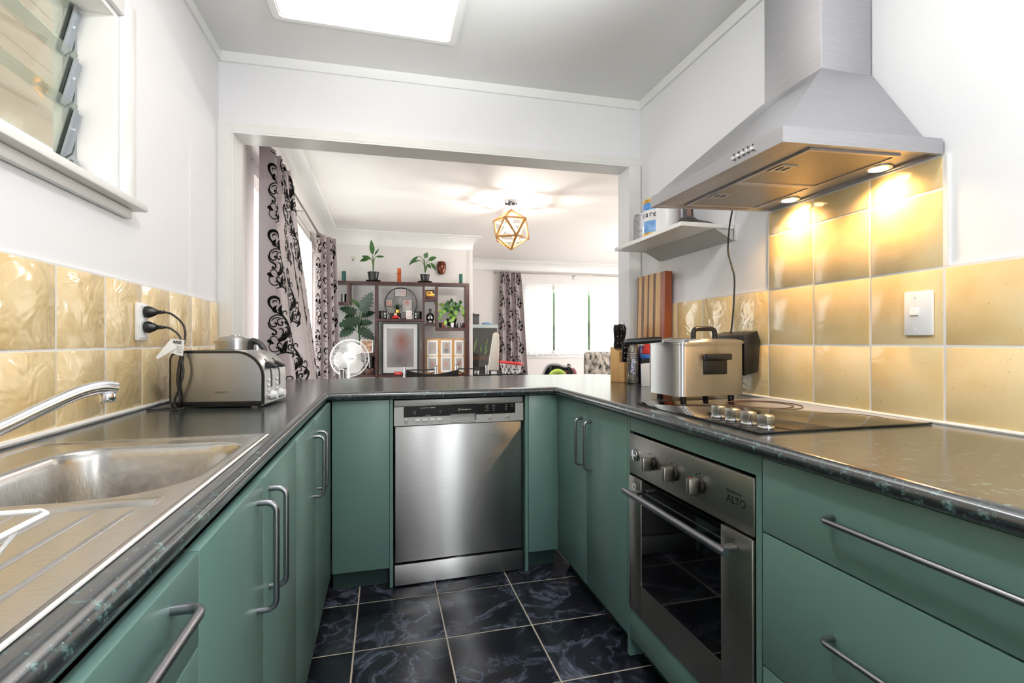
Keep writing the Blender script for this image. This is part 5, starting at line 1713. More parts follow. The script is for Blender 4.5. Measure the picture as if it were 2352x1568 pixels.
part('finial', MB().ball((1.805, 8.085, 2.247), 0.028, 8), 'rod', rf, world=True)
for x in (1.93, 3.25, 4.8):
    part('bracket', MB().tube([(x, 8.2, 2.235), (x, 8.09, 2.235)], 0.007, 8).box(x - 0.012, x + 0.012, 8.194, 8.1995, 2.18, 2.27), 'rod', rf, world=True)
for k in range(7):
    part('ring', MB().tube([(1.92 + 0.05 * k, 8.085 + 0.02 * math.cos(i * PI / 6), 2.255 + 0.02 * math.sin(i * PI / 6)) for i in range(12)], 0.002, 5, closed=True), 'rod', rf, world=True)

# ------------------------------------------------------------------ pendant lamp: a wooden icosahedron frame
PX, PY, PZ, PR = 1.195, 4.64, 2.168, 0.198
pl = thing('pendant_lamp', 'wooden icosahedron frame pendant lamp with two lit bulbs', 'pendant lamp', (PX, PY, PZ - PR))
part('canopy', MB().lathe([(0.066, 2.4495), (0.066, 2.428), (0.060, 2.418), (0.012, 2.416)], 32, (PX, PY, 0)), 'chrome', pl, world=True)
part('stem', MB().cyl((PX, PY, PZ + PR - 0.01), 0.006, 2.418 - PZ - PR + 0.012, 12), 'chrome', pl, world=True)
part('pull_switch', MB().tube([(PX + 0.035, PY - 0.02, 2.417), (PX + 0.038, PY - 0.02, 2.392)], 0.005, 8), 'chrome', pl, world=True)
V = [Vector((0, 0, PR)), Vector((0, 0, -PR))]
hz, hr = PR * math.sqrt(0.2), PR * math.sqrt(0.8)
for k in range(5):
    V.append(Vector((hr * math.cos(R(72 * k - 52)), hr * math.sin(R(72 * k - 52)), hz)))
for k in range(5):
    V.append(Vector((hr * math.cos(R(72 * k - 16)), hr * math.sin(R(72 * k - 16)), -hz)))
E_ = [(0, 2 + k) for k in range(5)] + [(1, 7 + k) for k in range(5)] + [(2 + k, 2 + (k + 1) % 5) for k in range(5)] + [(7 + k, 7 + (k + 1) % 5) for k in range(5)]
E_ += [(2 + k, 7 + k) for k in range(5)] + [(2 + (k + 1) % 5, 7 + k) for k in range(5)]
C0 = Vector((PX, PY, PZ))
for a, b in E_:
    p, q = V[a], V[b]
    ax = (q - p).normalized()
    mid = (p + q).normalized()
    side = ax.cross(mid).normalized()
    vs = []
    for e in (p, q):
        for s_, m__ in ((-1, 0), (1, 0), (1, -1), (-1, -1)):
            vs.append(C0 + e * (1.0 if m__ == 0 else 0.91) + side * s_ * 0.0115)
    part('wooden_bar', MB().hexa(vs, 0.0015), 'lampwood', pl, world=True)
part('lamp_holder', MB().cyl((PX, PY, PZ + 0.05), 0.018, 0.13, 16), 'cream', pl, world=True)
for dx in (-0.03, 0.03):
    hh = part('bulb_socket', MB().tube([(PX + dx * 0.4, PY, PZ + 0.055), (PX + dx, PY, PZ + 0.025)], 0.013, 12), 'cream', pl, world=True)
    part('bulb', MB().ball((PX + dx * 1.15, PY, PZ + 0.0), 0.026, 8, (1, 1, 1.15)), 'bulb', hh, world=True)

# ------------------------------------------------------------------ display shelf; its frame: origin at the left front foot, turned 4 degrees
U0, UA = Vector((-0.74, 6.25, 0)), R(-4)
UM = Matrix.Translation(U0) @ Matrix.Rotation(UA, 4, 'Z')


def ray(px, py):
    """Viewing direction of a point measured in the photograph (2352 x 1568)."""
    return _f + _r2 * ((px - 1176) / 1134.93) - _u2 * ((py - 784 + 2.1) / 1134.93)


def on_shelf(px, py, yl=0.0):
    """Where a measured point lies on the shelf's plane at depth yl: its local x and height."""
    o = Vector((0, 0, 1.0834))
    n = Vector((-math.sin(UA), math.cos(UA), 0))
    p0 = UM @ Vector((0, yl, 0))
    d = ray(px, py)
    q = o + d * ((p0 - o).dot(n) / d.dot(n))
    q = UM.inverted() @ q
    return q.x, q.z


def sx(px, yl=0.0):
    return on_shelf(px, 700, yl)[0]


def sz(px, py, yl=0.0):
    return on_shelf(px, py, yl)[1]


du = thing('display_shelf', 'large dark mahogany open display shelf against the dining wall', 'shelf', U0, UA)
D_ = 0.21
T_ = 0.028
xv2, xv3, xv4, xv5 = sx(861), sx(970.5), sx(1000.5), sx(1068.5)
xr = sx(1078)
top_z = 1.814
for nm, x0, x1, z0, z1 in (('upright', 0.0, T_, 0.0, top_z - 0.031), ('upright', xv2, xv2 + T_, 0.0, top_z - 0.031), ('upright', xv3, xv3 + T_, 0.0, top_z - 0.031),
                           ('upright', xv4, xv4 + T_, 1.222, top_z - 0.031), ('upright', xv5, xr, 0.0, top_z - 0.031), ('upright', sx(797), sx(797) + T_, 1.560, top_z - 0.031),
                           ('upright', sx(829), sx(829) + T_, 0.686, 0.920),
                           ('top_board', 0.0, xr, top_z - 0.030, top_z), ('shelf_board', T_ + 0.001, sx(797) + T_, 1.530, 1.559), ('shelf_board', xv2 + T_ + 0.001, xv3 - 0.001, 1.334, 1.362),
                           ('shelf_board', xv3 + T_ + 0.001, xv4 - 0.001, 1.590, 1.616), ('shelf_board', xv3 + T_ + 0.001, xv4 - 0.001, 1.286, 1.313), ('shelf_board', xv4 + T_ + 0.001, xv5 - 0.001, 1.222, 1.262),
                           ('shelf_board', T_ + 0.001, xv2 - 0.001, 0.922, 0.950), ('shelf_board', T_ + 0.001, xv2 - 0.001, 0.655, 0.685), ('shelf_board', xv2 + T_ + 0.001, xv3 - 0.001, 0.655, 0.680),
                           ('shelf_board', xv3 + T_ + 0.001, xv5 - 0.001, 0.655, 0.680)):
    part(nm, MB().box(x0, x1, 0, D_, z0, z1, 0.0015, 1), 'mahogany', du)


def on(nm, lab, cat, px, yl, z, group=None, rz=0.0):
    """A thing standing on the display shelf at photo column px, depth yl, height z."""
    x = sx(px, yl)
    return thing(nm, lab, cat, UM @ Vector((x, yl, z)), UA + rz, group)


def candle(lab, px, h, r, m_):
    t = on('candle', lab, 'candle', px, 0.09, top_z + 0.0005)
    part('wax', MB().cyl((0, 0, 0), r, h, 24, bev=0.003), m_, t)
    part('wick', MB().cyl((0, 0, h), 0.0015, 0.01, 6), 'ink', t)


candle('teal pillar candle at the left end of the shelf top', 790, 0.125, 0.025, 'teal')
candle('teal pillar candle at the right end of the shelf top', 1058.5, 0.125, 0.023, 'teal')
t = on('candle', 'tall orange marbled candle on the shelf top between the plants', 'candle', 917, 0.09, top_z + 0.0005)
part('wax', MB().cyl((0, 0, 0), 0.024, 0.115, 24, bev=0.002).cyl((0, 0, 0.1155), 0.023, 0.062, 24, bev=0.003), 'orange', t)
part('tie', MB().tube([(0.0255 * math.cos(k * PI / 8), 0.0255 * math.sin(k * PI / 8), 0.113) for k in range(16)], 0.0018, 6, closed=True).tube([(-0.025, -0.01, 0.113), (-0.05, -0.02, 0.118)], 0.0015, 6), 'ink', t)


def potted(lab, px, leaves, pot_r=0.066, pot_h=0.112):
    t = on('potted_plant', lab, 'potted plant', px, 0.10, top_z + 0.0005)
    part('saucer', MB().lathe([(0.070, 0.0), (0.084, 0.006), (0.092, 0.022), (0.088, 0.022), (0.080, 0.010), (0.001, 0.008)], 28), 'black', t)
    pt = part('pot', MB().lathe([(pot_r * 0.78, 0.0105), (pot_r, pot_h), (pot_r * 1.06, pot_h), (pot_r * 1.06, pot_h + 0.012), (pot_r * 0.96, pot_h + 0.012), (pot_r * 0.92, pot_h - 0.008), (0.001, pot_h - 0.008)], 28), 'black', t)
    part('soil', MB().cyl((0, 0, pot_h - 0.007), pot_r * 0.9, 0.004, 20), 'soil', pt)
    x0 = sx(px, 0.10)
    for stem, (bx, by), (tx, ty), w, dr_ in leaves:
        P = lambda q, dy=0.0: Vector((sx(q[0], 0.10) - x0, dy, sz(q[0], q[1], 0.10) - top_z))
        sp = spline([P(q, dy) for q, dy in stem], 10)
        part('stem', MB().tube(sp, [0.0055 - 0.0025 * i / 9 for i in range(10)], 6), 'stem', t)
        part('leaf', leaf_mb(MB(), P((bx, by), stem[-1][1]), P((tx, ty), stem[-1][1] - 0.03), w, (0.1, -1, 0.45), dr_, 0.16, 9), 'leaf', t)
    return t


potted('young plant with one tall upright leaf in a black pot on the shelf', 857.5, [
    ([((857, 622), 0), ((856, 600), 0), ((856, 585), 0)], (856, 585), (853, 551), 0.060, 0.0),
    ([((857, 622), 0), ((858, 600), 0), ((850, 592), -0.01)], (850, 592), (827, 601), 0.055, 0.02),
    ([((858, 622), 0), ((859, 600), 0), ((864, 590), -0.02)], (864, 590), (884, 591), 0.032, -0.02),
    ([((858, 622), 0), ((858, 595), 0), ((860, 585), 0.01)], (860, 585), (871, 573), 0.024, -0.1),
    ([((857, 622), 0), ((856, 606), 0), ((852, 596), -0.03)], (852, 596), (832, 587), 0.050, 0.12)])
potted('young plant with drooping side leaves in a black pot on the shelf', 976, [
    ([((976, 626), 0), ((974, 600), 0), ((966, 590), -0.01), ((960, 589), -0.01)], (960, 589), (939, 608), 0.042, 0.10),
    ([((976, 626), 0), ((973, 605), 0), ((965, 598), -0.02)], (965, 598), (940, 606), 0.022, 0.0),
    ([((977, 626), 0), ((976, 605), 0), ((975, 592), 0)], (975, 592), (983, 581), 0.062, 0.0),
    ([((977, 626), 0), ((979, 606), 0), ((984, 598), -0.02)], (984, 598), (1003, 591), 0.058, 0.06),
    ([((977, 626), 0), ((980, 612), 0), ((990, 604), -0.02)], (990, 604), (1003, 626), 0.042, -0.10),
    ([((977, 626), 0), ((981, 614), 0), ((982, 606), 0.01)], (982, 606), (990, 617), 0.040, 0.0)], 0.058, 0.098)

# shiny pot hanging on the wall, and a bare wall hook
wv = thing('wall_pot', 'brown lustre glazed pot hanging on the wall above the shelf', 'vase', (0.722, 6.442, 1.955))
part('pot', MB().lathe([(0.024, 0.0), (0.042, 0.012), (0.056, 0.06), (0.062, 0.115), (0.058, 0.142), (0.052, 0.150)], 28), 'copper', wv)
part('lid', MB().lathe([(0.054, 0.1505), (0.050, 0.162), (0.030, 0.170), (0.001, 0.171)], 24), 'copper', wv)
part('hook', MB().tube([(0, 0.0, 0.170), (0, 0.012, 0.186), (0, 0.050, 0.190)], 0.004, 8), 'gold', wv)
wh = thing('wall_hook', 'tiny three-screw wall hook left of the plants', 'hook', (-0.375, 6.492, 2.11))
for x, z, m_ in ((-0.016, 0.028, 'gold'), (0.018, 0.030, 'gold'), (0.0, 0.0, 'black')):
    part('screw', MB().cyl((x, -0.006, z), 0.008, 0.0135, 10, 'y'), m_, wh)

# left box of the shelf: a dark glass; below: the monstera
t = on('glass_tumbler', 'dark smoky glass in the small left shelf box', 'glass', 790, 0.10, 1.5595)
part('body', MB().lathe([(0.024, 0), (0.028, 0.004), (0.030, 0.105), (0.028, 0.105), (0.025, 0.008), (0.001, 0.006)], 24), 'smoke', t)
mo = on('monstera_plant', 'large monstera plant with split dark leaves left in the display shelf', 'potted plant', 826, 0.10, 0.9505)
part('pot', MB().lathe([(0.055, 0.0), (0.070, 0.11), (0.074, 0.11), (0.074, 0.122), (0.066, 0.122), (0.064, 0.108), (0.001, 0.107)], 26), 'black', mo)
x0 = sx(826, 0.10)
MP = lambda px, py, dy=0.0: Vector((sx(px, 0.10) - x0, dy, sz(px, py, 0.10) - 0.9505))
for (sx_, sy_), (bx, by), (tx, ty), w, dy in (((829, 740), (833, 716), (857, 668), 0.200, -0.05), ((824, 750), (829, 738), (779, 747), 0.210, -0.12), ((823, 745), (818, 718), (780, 706), 0.150, -0.02), ((828, 745), (831, 724), (863, 716), 0.120, 0.02),
                                             ((826, 750), (830, 742), (859, 741), 0.130, -0.08), ((822, 760), (814, 752), (783, 774), 0.170, -0.14), ((828, 762), (830, 756), (864, 779), 0.170, -0.14), ((826, 722), (833, 708), (803, 683), 0.055, 0.0), ((822, 740), (812, 724), (790, 730), 0.13, 0.03)):
    part('stem', MB().tube(spline([MP(826, 788), MP(826, 770, dy * 0.3), MP(sx_, sy_, dy * 0.6), MP(bx, by, dy)], 12), [0.007 - 0.003 * i / 11 for i in range(12)], 6), 'stem', mo)
    big = w > 0.08
    part('leaf', leaf_mb(MB(), MP(bx, by, dy), MP(tx, ty, dy - 0.04), w, (0.05, -1, 0.5), 0.05, 0.10, 13 if big else 8, 0.42 if big else 0, heart=big), 'leaf_dark' if big else 'leaf', mo)

# centre compartment: ring photo frame, succulent, figurine, cards, two dark tins
z0 = 1.3625
cxr, yr = (sx(884, 0.15) + sx(957.5, 0.15)) / 2, 0.15
rr_ = (sx(957.5, 0.15) - sx(884, 0.15)) / 2
rg = thing('ring_photo_frame', 'round black wire frame holding three blurred photos in the shelf centre', 'picture frame', UM @ Vector((cxr, yr, z0)), UA)
part('ring', MB().tube([(rr_ * math.cos(k * PI / 24), 0, rr_ + 0.004 + rr_ * math.sin(k * PI / 24)) for k in range(48)], 0.0055, 8, closed=True), 'black', rg)
for k, (pa, pb, base, spots) in enumerate((((906, 662), (934, 682), (186, 184, 182), [(0.03, 0.0, 0.05, 0.05, (204, 160, 152), 0.8)]), ((885, 686), (903, 704), (150, 142, 140), [(0.0, -0.01, 0.045, 0.05, (206, 140, 116), 0.95)]),
                                           ((923, 686), (947, 718), (178, 178, 176), [(0.0, 0.04, 0.055, 0.06, (170, 92, 80), 0.9)]))):
    x0_, x1_ = sx(pa[0], 0.15) - cxr, sx(pb[0], 0.15) - cxr
    za, zb_ = sz(pb[0], pb[1], 0.15) - z0, sz(pa[0], pa[1], 0.15) - z0
    cx_, cz_ = (x0_ + x1_) / 2, (za + zb_) / 2
    w_, h_ = (x1_ - x0_) / 2, (zb_ - za) / 2
    f = part('photo_frame', MB().ring([(-w_, -h_), (w_, -h_), (w_, h_), (-w_, h_)], [(-w_ + 0.006, -h_ + 0.006), (w_ - 0.006, -h_ + 0.006), (w_ - 0.006, h_ - 0.006), (-w_ + 0.006, h_ - 0.006)], 'y', -0.005, 0.005), 'black', rg)
    f.location = (cx_, 0, cz_)
    part('photo', MB().box(-w_ + 0.006, w_ - 0.006, -0.002, 0.002, -h_ + 0.006, h_ - 0.006), blurred_print('blurred_photo_%s' % ('one', 'two', 'three')[k], base, spots), f)
part('prop', MB().box(-0.004, 0.004, -0.004, 0.004, 0.0, 0.010), 'black', rg)


def skull_tin(lab, px, flip):
    t = on('dark_tin', lab, 'mug', px, 0.07, z0 + 0.0005)
    part('body', MB().cyl((0, 0, 0), 0.050, 0.094, 32, bev=0.002), 'black', t)
    part('rim', MB().lathe([(0.0505, 0.090), (0.0515, 0.093), (0.0505, 0.096), (0.047, 0.096)], 32), 'blackmatt', t)
    for k in range(5):
        part('bone_bead', MB().ball((0.058 * flip - 0.004 * flip * abs(k - 2), -0.012, 0.010 + 0.018 * k), 0.0068, 5), 'whiteink', t)
    an = R(-90 + 28 * flip)
    part('pale_print', MB().ball((0.0475 * math.cos(an), 0.0475 * math.sin(an), 0.060), 0.016, 6, (1, 0.6, 1.1)), M['paleprint'], t)
    part('pale_print', MB().ball((0.0485 * math.cos(an), 0.0485 * math.sin(an), 0.024), 0.010, 5, (1, 0.5, 1.2)), 'whiteink', t)


M['paleprint'] = mat('pale_green_print', (148, 166, 150), 0.5)
skull_tin('black mug with white beads left in the centre compartment', 880, 1)
skull_tin('black mug with white beads right in the centre compartment', 959.5, -1)
bx_ = on('small_black_box', 'matt black box under the little succulent', 'box', 908.5, 0.10, z0 + 0.0005)
part('box', MB().box(-0.066, 0.066, -0.03, 0.03, 0, 0.071, 0.002), 'blackmatt', bx_)
part('lid', MB().box(-0.067, 0.067, -0.031, 0.031, 0.0712, 0.074, 0.001), 'black', bx_)
su = on('succulent', 'small spiky succulent in a gold pot on the black box', 'potted plant', 913, 0.10, z0 + 0.0752)
part('pot', MB().lathe([(0.026, 0), (0.030, 0.003), (0.031, 0.040), (0.028, 0.040), (0.027, 0.036), (0.001, 0.035)], 24), 'gold', su)
for k in range(16):
    a = k * 2.4
    el = R(25 + 50 * (k / 16))
    L = 0.062 + 0.012 * (k % 3)
    d_ = Vector((math.cos(a) * math.cos(el), math.sin(a) * math.cos(el), math.sin(el)))
    b0 = Vector((0, 0, 0.037)) + d_ * 0.008
    part('leaf', leaf_mb(MB(), b0, b0 + d_ * L, 0.017, (d_.x, d_.y, 1.3), -0.1, 0.3, 4), 'leaf_dark' if k < 11 else 'leaf', su)
fi = on('figurine', 'little seated red figurine with a round pale face', 'figurine', 908.5, 0.035, z0 + 0.0005)
part('body', MB().ball((0, 0, 0.022), 0.024, 8, (1.25, 0.8, 0.92)), 'red', fi)
part('arm', MB().tube([(-0.018, 0, 0.034), (-0.034, -0.008, 0.014), (-0.040, -0.014, 0.005)], [0.008, 0.008, 0.006], 8), 'red', fi)
part('arm', MB().tube([(0.018, 0, 0.034), (0.034, -0.008, 0.018), (0.040, -0.012, 0.010)], [0.008, 0.008, 0.006], 8), 'red', fi)
part('hand', MB().ball((0.045, -0.012, 0.010), 0.007, 6), 'white', fi)
part('head', MB().ball((0, -0.003, 0.055), 0.019, 8), 'skin', fi)
part('cap', MB().ball((0, 0.001, 0.066), 0.0165, 8, (1, 1, 0.65)), 'black', fi)
ca__ = on('card_pack', 'pale pink patterned card pack standing upright', 'card pack', 939.5, 0.05, z0 + 0.0005, rz=R(6))
part('pack', MB().box(-0.034, 0.034, -0.010, 0.010, 0, 0.102, 0.0015), 'pink', ca__)
part('border', MB().ring([(-0.034, 0.0), (0.034, 0.0), (0.034, 0.102), (-0.034, 0.102)], [(-0.027, 0.008), (0.027, 0.008), (0.027, 0.094), (-0.027, 0.094)], 'y', -0.0108, -0.0102), 'paper', ca__)
part('emblem', MB().prism([(0, 0.035), (0.008, 0.051), (0, 0.067), (-0.008, 0.051)], 'y', -0.0108, -0.0102), 'paper', ca__)

# narrow column: gold boxes and a skull decanter
t = on('lacquer_tray', 'dark red lacquer box holding two gold blocks', 'box', 987.5, 0.09, 1.6165)
part('tray', MB().box(-0.058, 0.058, -0.05, 0.05, 0, 0.030, 0.002).box(-0.058, 0.058, 0.040, 0.05, 0.030, 0.118), 'redbox', t)
t2 = thing('gold_block', 'front gold block in the red lacquer box', 'ornament', t.matrix_basis @ Vector((0.012, -0.035, 0.0305)), UA)
part('block', MB().box(-0.045, 0.045, -0.012, 0.012, 0, 0.036, 0.002), 'gold', t2)
t2 = thing('gold_block', 'rear gold block with a dark notch in the red lacquer box', 'ornament', t.matrix_basis @ Vector((-0.008, 0.01, 0.0305)), UA)
part('block', MB().box(-0.045, 0.045, -0.012, 0.012, 0, 0.068, 0.002), 'gold', t2)
part('notch', MB().box(-0.018, 0.022, -0.0135, -0.0121, 0.040, 0.052, 0.0006), 'redbox', t2)
sd = on('decanter', 'clear skull-shaped glass decanter with a cork in the narrow column', 'bottle', 988, 0.09, 1.3135)
part('skull', MB().ball((0, 0, 0.072), 0.055, 10, (0.92, 1.0, 1.1)).lathe([(0.032, 0.0), (0.036, 0.004), (0.036, 0.03), (0.030, 0.04)], 20), 'smoke', sd)
part('eye', MB().ball((-0.019, -0.048, 0.066), 0.013, 6), 'whiteink', sd)
part('eye', MB().ball((0.019, -0.048, 0.066), 0.013, 6), 'whiteink', sd)
for k in range(5):
    part('tooth', MB().box(-0.020 + 0.0085 * k, -0.0135 + 0.0085 * k, -0.042, -0.036, 0.012, 0.030, 0.001), 'whiteink', sd)
part('neck', MB().cyl((0, 0, 0.131), 0.014, 0.026, 18), 'smoke', sd)
part('cork', MB().cyl((0, 0, 0.1575), 0.016, 0.022, 18, bev=0.003), 'copper', sd)

# right compartment: trailing plant and shot glasses
pz = 1.2625
pp = on('trailing_plant', 'bushy trailing plant with lime green leaves in the right compartment', 'potted plant', 1037, 0.11, pz)
part('pot', MB().lathe([(0.048, 0), (0.064, 0.10), (0.068, 0.10), (0.068, 0.112), (0.061, 0.112), (0.058, 0.098), (0.001, 0.097)], 26), 'black', pp)
x0 = sx(1037, 0.11)
PPT = lambda px, py, dy=0.0: Vector((sx(px, 0.11) - x0, dy, sz(px, py, 0.11) - pz))
random.seed(11)
lv_ = [(1003, 699, -30), (1010, 714, 200), (1008, 731, 210), (1018, 706, 190), (1019, 717, 240), (1024, 700, 150), (1030, 694, 110), (1036, 690, 90), (1040, 702, 60), (1046, 697, 100), (1052, 699, 60), (1056, 694, 100), (1060, 707, 320),
       (1028, 714, 0), (1033, 725, 190), (1034, 737, 200), (1046, 719, 280), (1043, 707, 330), (1046, 731, 270), (1040, 733, 250), (1022, 742, 250), (1035, 745, 300), (1030, 754, 270), (1062, 718, 270), (1070, 713, 20), (1073, 719, 300), (1065, 724, 270),
       (1074, 731, 330), (1068, 727, 280), (1014, 699, 150), (1022, 709, 200), (1052, 710, 300), (1036, 709, 20), (1048, 711, 240), (1029, 704, 150), (1055, 703, 20), (1012, 722, 250), (1044, 725, 250), (1026, 697, 120), (1041, 697, 70), (1050, 704, 10), (1038, 718, 300)]
for i, (lx, ly, an) in enumerate(lv_):
    dy = random.uniform(-0.10, 0.0)
    c_ = PPT(lx, ly, dy)
    d_ = Vector((math.cos(R(an)), random.uniform(-0.5, -0.1), math.sin(R(an)))).normalized()
    L = random.uniform(0.052, 0.068)
    b0 = c_ - d_ * L * 0.5
    part('leaf', leaf_mb(MB(), b0, b0 + d_ * L, random.uniform(0.042, 0.054), (random.uniform(-0.4, 0.4), -1, random.uniform(0.2, 0.7)), 0.1, 0.12, 6, heart=True), 'leaf_lime' if (lx < 1022 or lx > 1058 or ly > 718 or i % 4 == 0) else 'leaf', pp)
    part('stem', MB().tube(spline([Vector((0, 0, 0.10)), (Vector((0, 0, 0.135)) + b0) / 2 + Vector((0, -0.02, 0.03)), b0], 7), 0.0016, 5), 'stem', pp)
for k, (px, m_, lab) in enumerate(((1011, 'black', 'black shot glass at the left of the row under the trailing plant'), (1019, 'jarrah', 'brown wooden cup next to the black shot glass'), (1039, 'white', 'white patterned cup below the trailing plant'),
                                   (1049, 'smoke', 'clear shot glass with amber drink in the row'), (1061, 'smoke', 'clear shot glass near the right upright'), (1067, 'redbox', 'red and brown shot glass at the right end of the row'))):
    t = on('shot_glass', lab, 'glass', px, 0.035, pz + 0.0002, 'shot glasses in the right compartment')
    part('cup', MB().lathe([(0.016, 0), (0.018, 0.003), (0.0215, 0.058), (0.0195, 0.058), (0.0165, 0.010), (0.001, 0.008)], 20), m_, t)
    if 'amber' in lab:
        part('drink', MB().cyl((0, 0, 0.0095), 0.0155, 0.022, 18), mat('amber_drink', (206, 134, 46), 0.1), t)

# big framed portrait, three-panel photo screen, framed photo, candle jar, drawer box, red box
zf = 0.6805
xa, xb_ = sx(877, 0.10), sx(961.5, 0.10)
ph = thing('framed_portrait', 'large black framed portrait with a wide pale mount and blurred print', 'picture frame', UM @ Vector(((xa + xb_) / 2, 0.10, zf)), UA)
w_, h_ = (xb_ - xa) / 2, sz(919, 741, 0.10) - zf
RG = lambda w0, z0_, z1_, b: ([(-w0, z0_), (w0, z0_), (w0, z1_), (-w0, z1_)], [(-w0 + b, z0_ + b), (w0 - b, z0_ + b), (w0 - b, z1_ - b), (-w0 + b, z1_ - b)])
part('frame', MB().ring(*RG(w_, 0.0, h_, 0.016), 'y', -0.012, 0.012), 'black', ph)
part('mount', MB().ring([(-w_ + 0.016, 0.016), (w_ - 0.016, 0.016), (w_ - 0.016, h_ - 0.016), (-w_ + 0.016, h_ - 0.016)], [(-0.163, 0.085), (0.163, 0.085), (0.163, h_ - 0.07), (-0.163, h_ - 0.07)], 'y', -0.004, 0.004), mat('pale_grey_mount', (214, 214, 216), 0.7), ph)
o = part('print', MB().box(-0.163, 0.163, -0.002, 0.002, -0.24, 0.24), blurred_print('blurred_portrait', (158, 154, 154), [(0.0, -0.15, 0.24, 0.20, (92, 82, 84), 0.95), (0.04, 0.0, 0.16, 0.22, (128, 104, 104), 0.8), (0.015, 0.09, 0.13, 0.17, (132, 78, 66), 0.95)]), ph)
o.location = (0, 0, (0.085 + h_ - 0.07) / 2)
xs3 = [sx(977.5, 0.08), sx(1009, 0.08), sx(1041, 0.08), sx(1067.5, 0.08)]
scn = thing('photo_screen', 'folding honey pine photo screen with six white-bordered photos', 'picture frame', UM @ Vector((xs3[0], 0.08, zf)), UA)
hs = 1.122 - zf
for k in range(3):
    xa, xb_ = xs3[k] - xs3[0] + 0.001, xs3[k + 1] - xs3[0] - 0.001
    pn = part('panel', MB().box(xa, xb_, 0.0, 0.014, 0.0, hs, 0.001), 'pine', scn)
    for j in range(2):
        xc = (xa + xb_) / 2
        zc_ = hs * (0.735 if j == 0 else 0.27)
        hw, hh_ = (xb_ - xa) * 0.40, 0.098
        part('mount', MB().ring([(xc - hw, zc_ - hh_), (xc + hw, zc_ - hh_), (xc + hw, zc_ + hh_), (xc - hw, zc_ + hh_)], [(xc - hw + 0.020, zc_ - hh_ + 0.024), (xc + hw - 0.020, zc_ - hh_ + 0.024), (xc + hw - 0.020, zc_ + hh_ - 0.024), (xc - hw + 0.020, zc_ + hh_ - 0.024)], 'y', -0.005, -0.0005), 'paper', pn)
        spots = [[(0.0, 0.01, 0.03, 0.05, (176, 160, 156), 0.8)], [(0.0, -0.03, 0.04, 0.05, (104, 98, 98), 0.95), (0.005, 0.035, 0.03, 0.035, (178, 120, 108), 0.9)], [(0.0, 0.0, 0.035, 0.06, (160, 112, 100), 0.95)],
                 [(0.0, 0.0, 0.04, 0.05, (176, 128, 110), 0.9), (0.0, -0.05, 0.04, 0.03, (110, 100, 98), 0.8)], [(-0.005, 0.0, 0.035, 0.05, (204, 146, 130), 0.9)], [(0.0, 0.01, 0.035, 0.06, (150, 92, 70), 0.95), (-0.02, -0.04, 0.03, 0.05, (70, 56, 54), 0.8)]][k + 3 * j]
        o = part('photo', MB().box(-hw + 0.020, hw - 0.020, -0.0012, 0.0012, -hh_ + 0.024, hh_ - 0.024), blurred_print('blurred_snapshot_%s' % ('one', 'two', 'three', 'four', 'five', 'six')[k + 3 * j], (184, 178, 174), spots), pn)
        o.location = (xc, -0.002, zc_)
    if k:
        for z in (0.09, hs - 0.09):
            part('hinge', MB().cyl((xa - 0.001, -0.003, z - 0.02), 0.004, 0.04, 8), 'gold', pn)
xa, xb_ = sx(829, 0.08), sx(857.5, 0.08)
t = thing('framed_photo', 'white-bordered floral photo leaning behind the fan', 'picture frame', UM @ Vector(((xa + xb_) / 2, 0.03, 0.9505)), UA)
w_ = (xb_ - xa) / 2
part('frame', MB().ring(*RG(w_, 0.0, 0.158, 0.011), 'y', -0.006, 0.006), 'paper', t)
part('print', MB().box(-w_ + 0.011, w_ - 0.011, -0.003, 0.003, 0.011, 0.147), mat('floral_print', (216, 168, 136), 0.4, c2=(52, 40, 34), vscale=26), t)
jr = on('candle_jar', 'glass jar of olive green wax in the lower left compartment', 'candle', 850.5, 0.09, 0.763)
part('jar', MB().lathe([(0.042, 0), (0.046, 0.004), (0.048, 0.125), (0.046, 0.125), (0.044, 0.008), (0.001, 0.006)], 28), 'smoke', jr)
part('wax', MB().cyl((0, 0, 0.0085), 0.0428, 0.080, 26), 'wax', jr)
part('lid', MB().cyl((0, 0, 0.1255), 0.047, 0.010, 26, bev=0.003), 'smoke', jr)
db = on('drawer_box', 'small dark mahogany drawer box under the green candle jar', 'box', 850, 0.10, 0.6855)
part('case', MB().box(-0.049, 0.049, -0.09, 0.09, 0, 0.076, 0.002), 'mahogany', db)
dd_ = part('drawer', MB().box(-0.043, 0.043, -0.096, -0.0905, 0.010, 0.068, 0.002), 'mahogany', db)
part('knob', MB().ball((0, -0.102, 0.040), 0.0085, 6), 'gold', dd_)
rb = on('red_box', 'small red box lying at the foot of the framed portrait', 'box', 914, 0.02, zf + 0.0002)
part('box', MB().box(-0.044, 0.044, -0.015, 0.015, 0, 0.036, 0.001), 'red', rb)
text('lettering', 'Merry', 0.019, Matrix.Translation((-0.024, -0.0156, 0.012)) @ Matrix.Rotation(R(90), 4, 'X'), 'whiteink', rb, world=False)

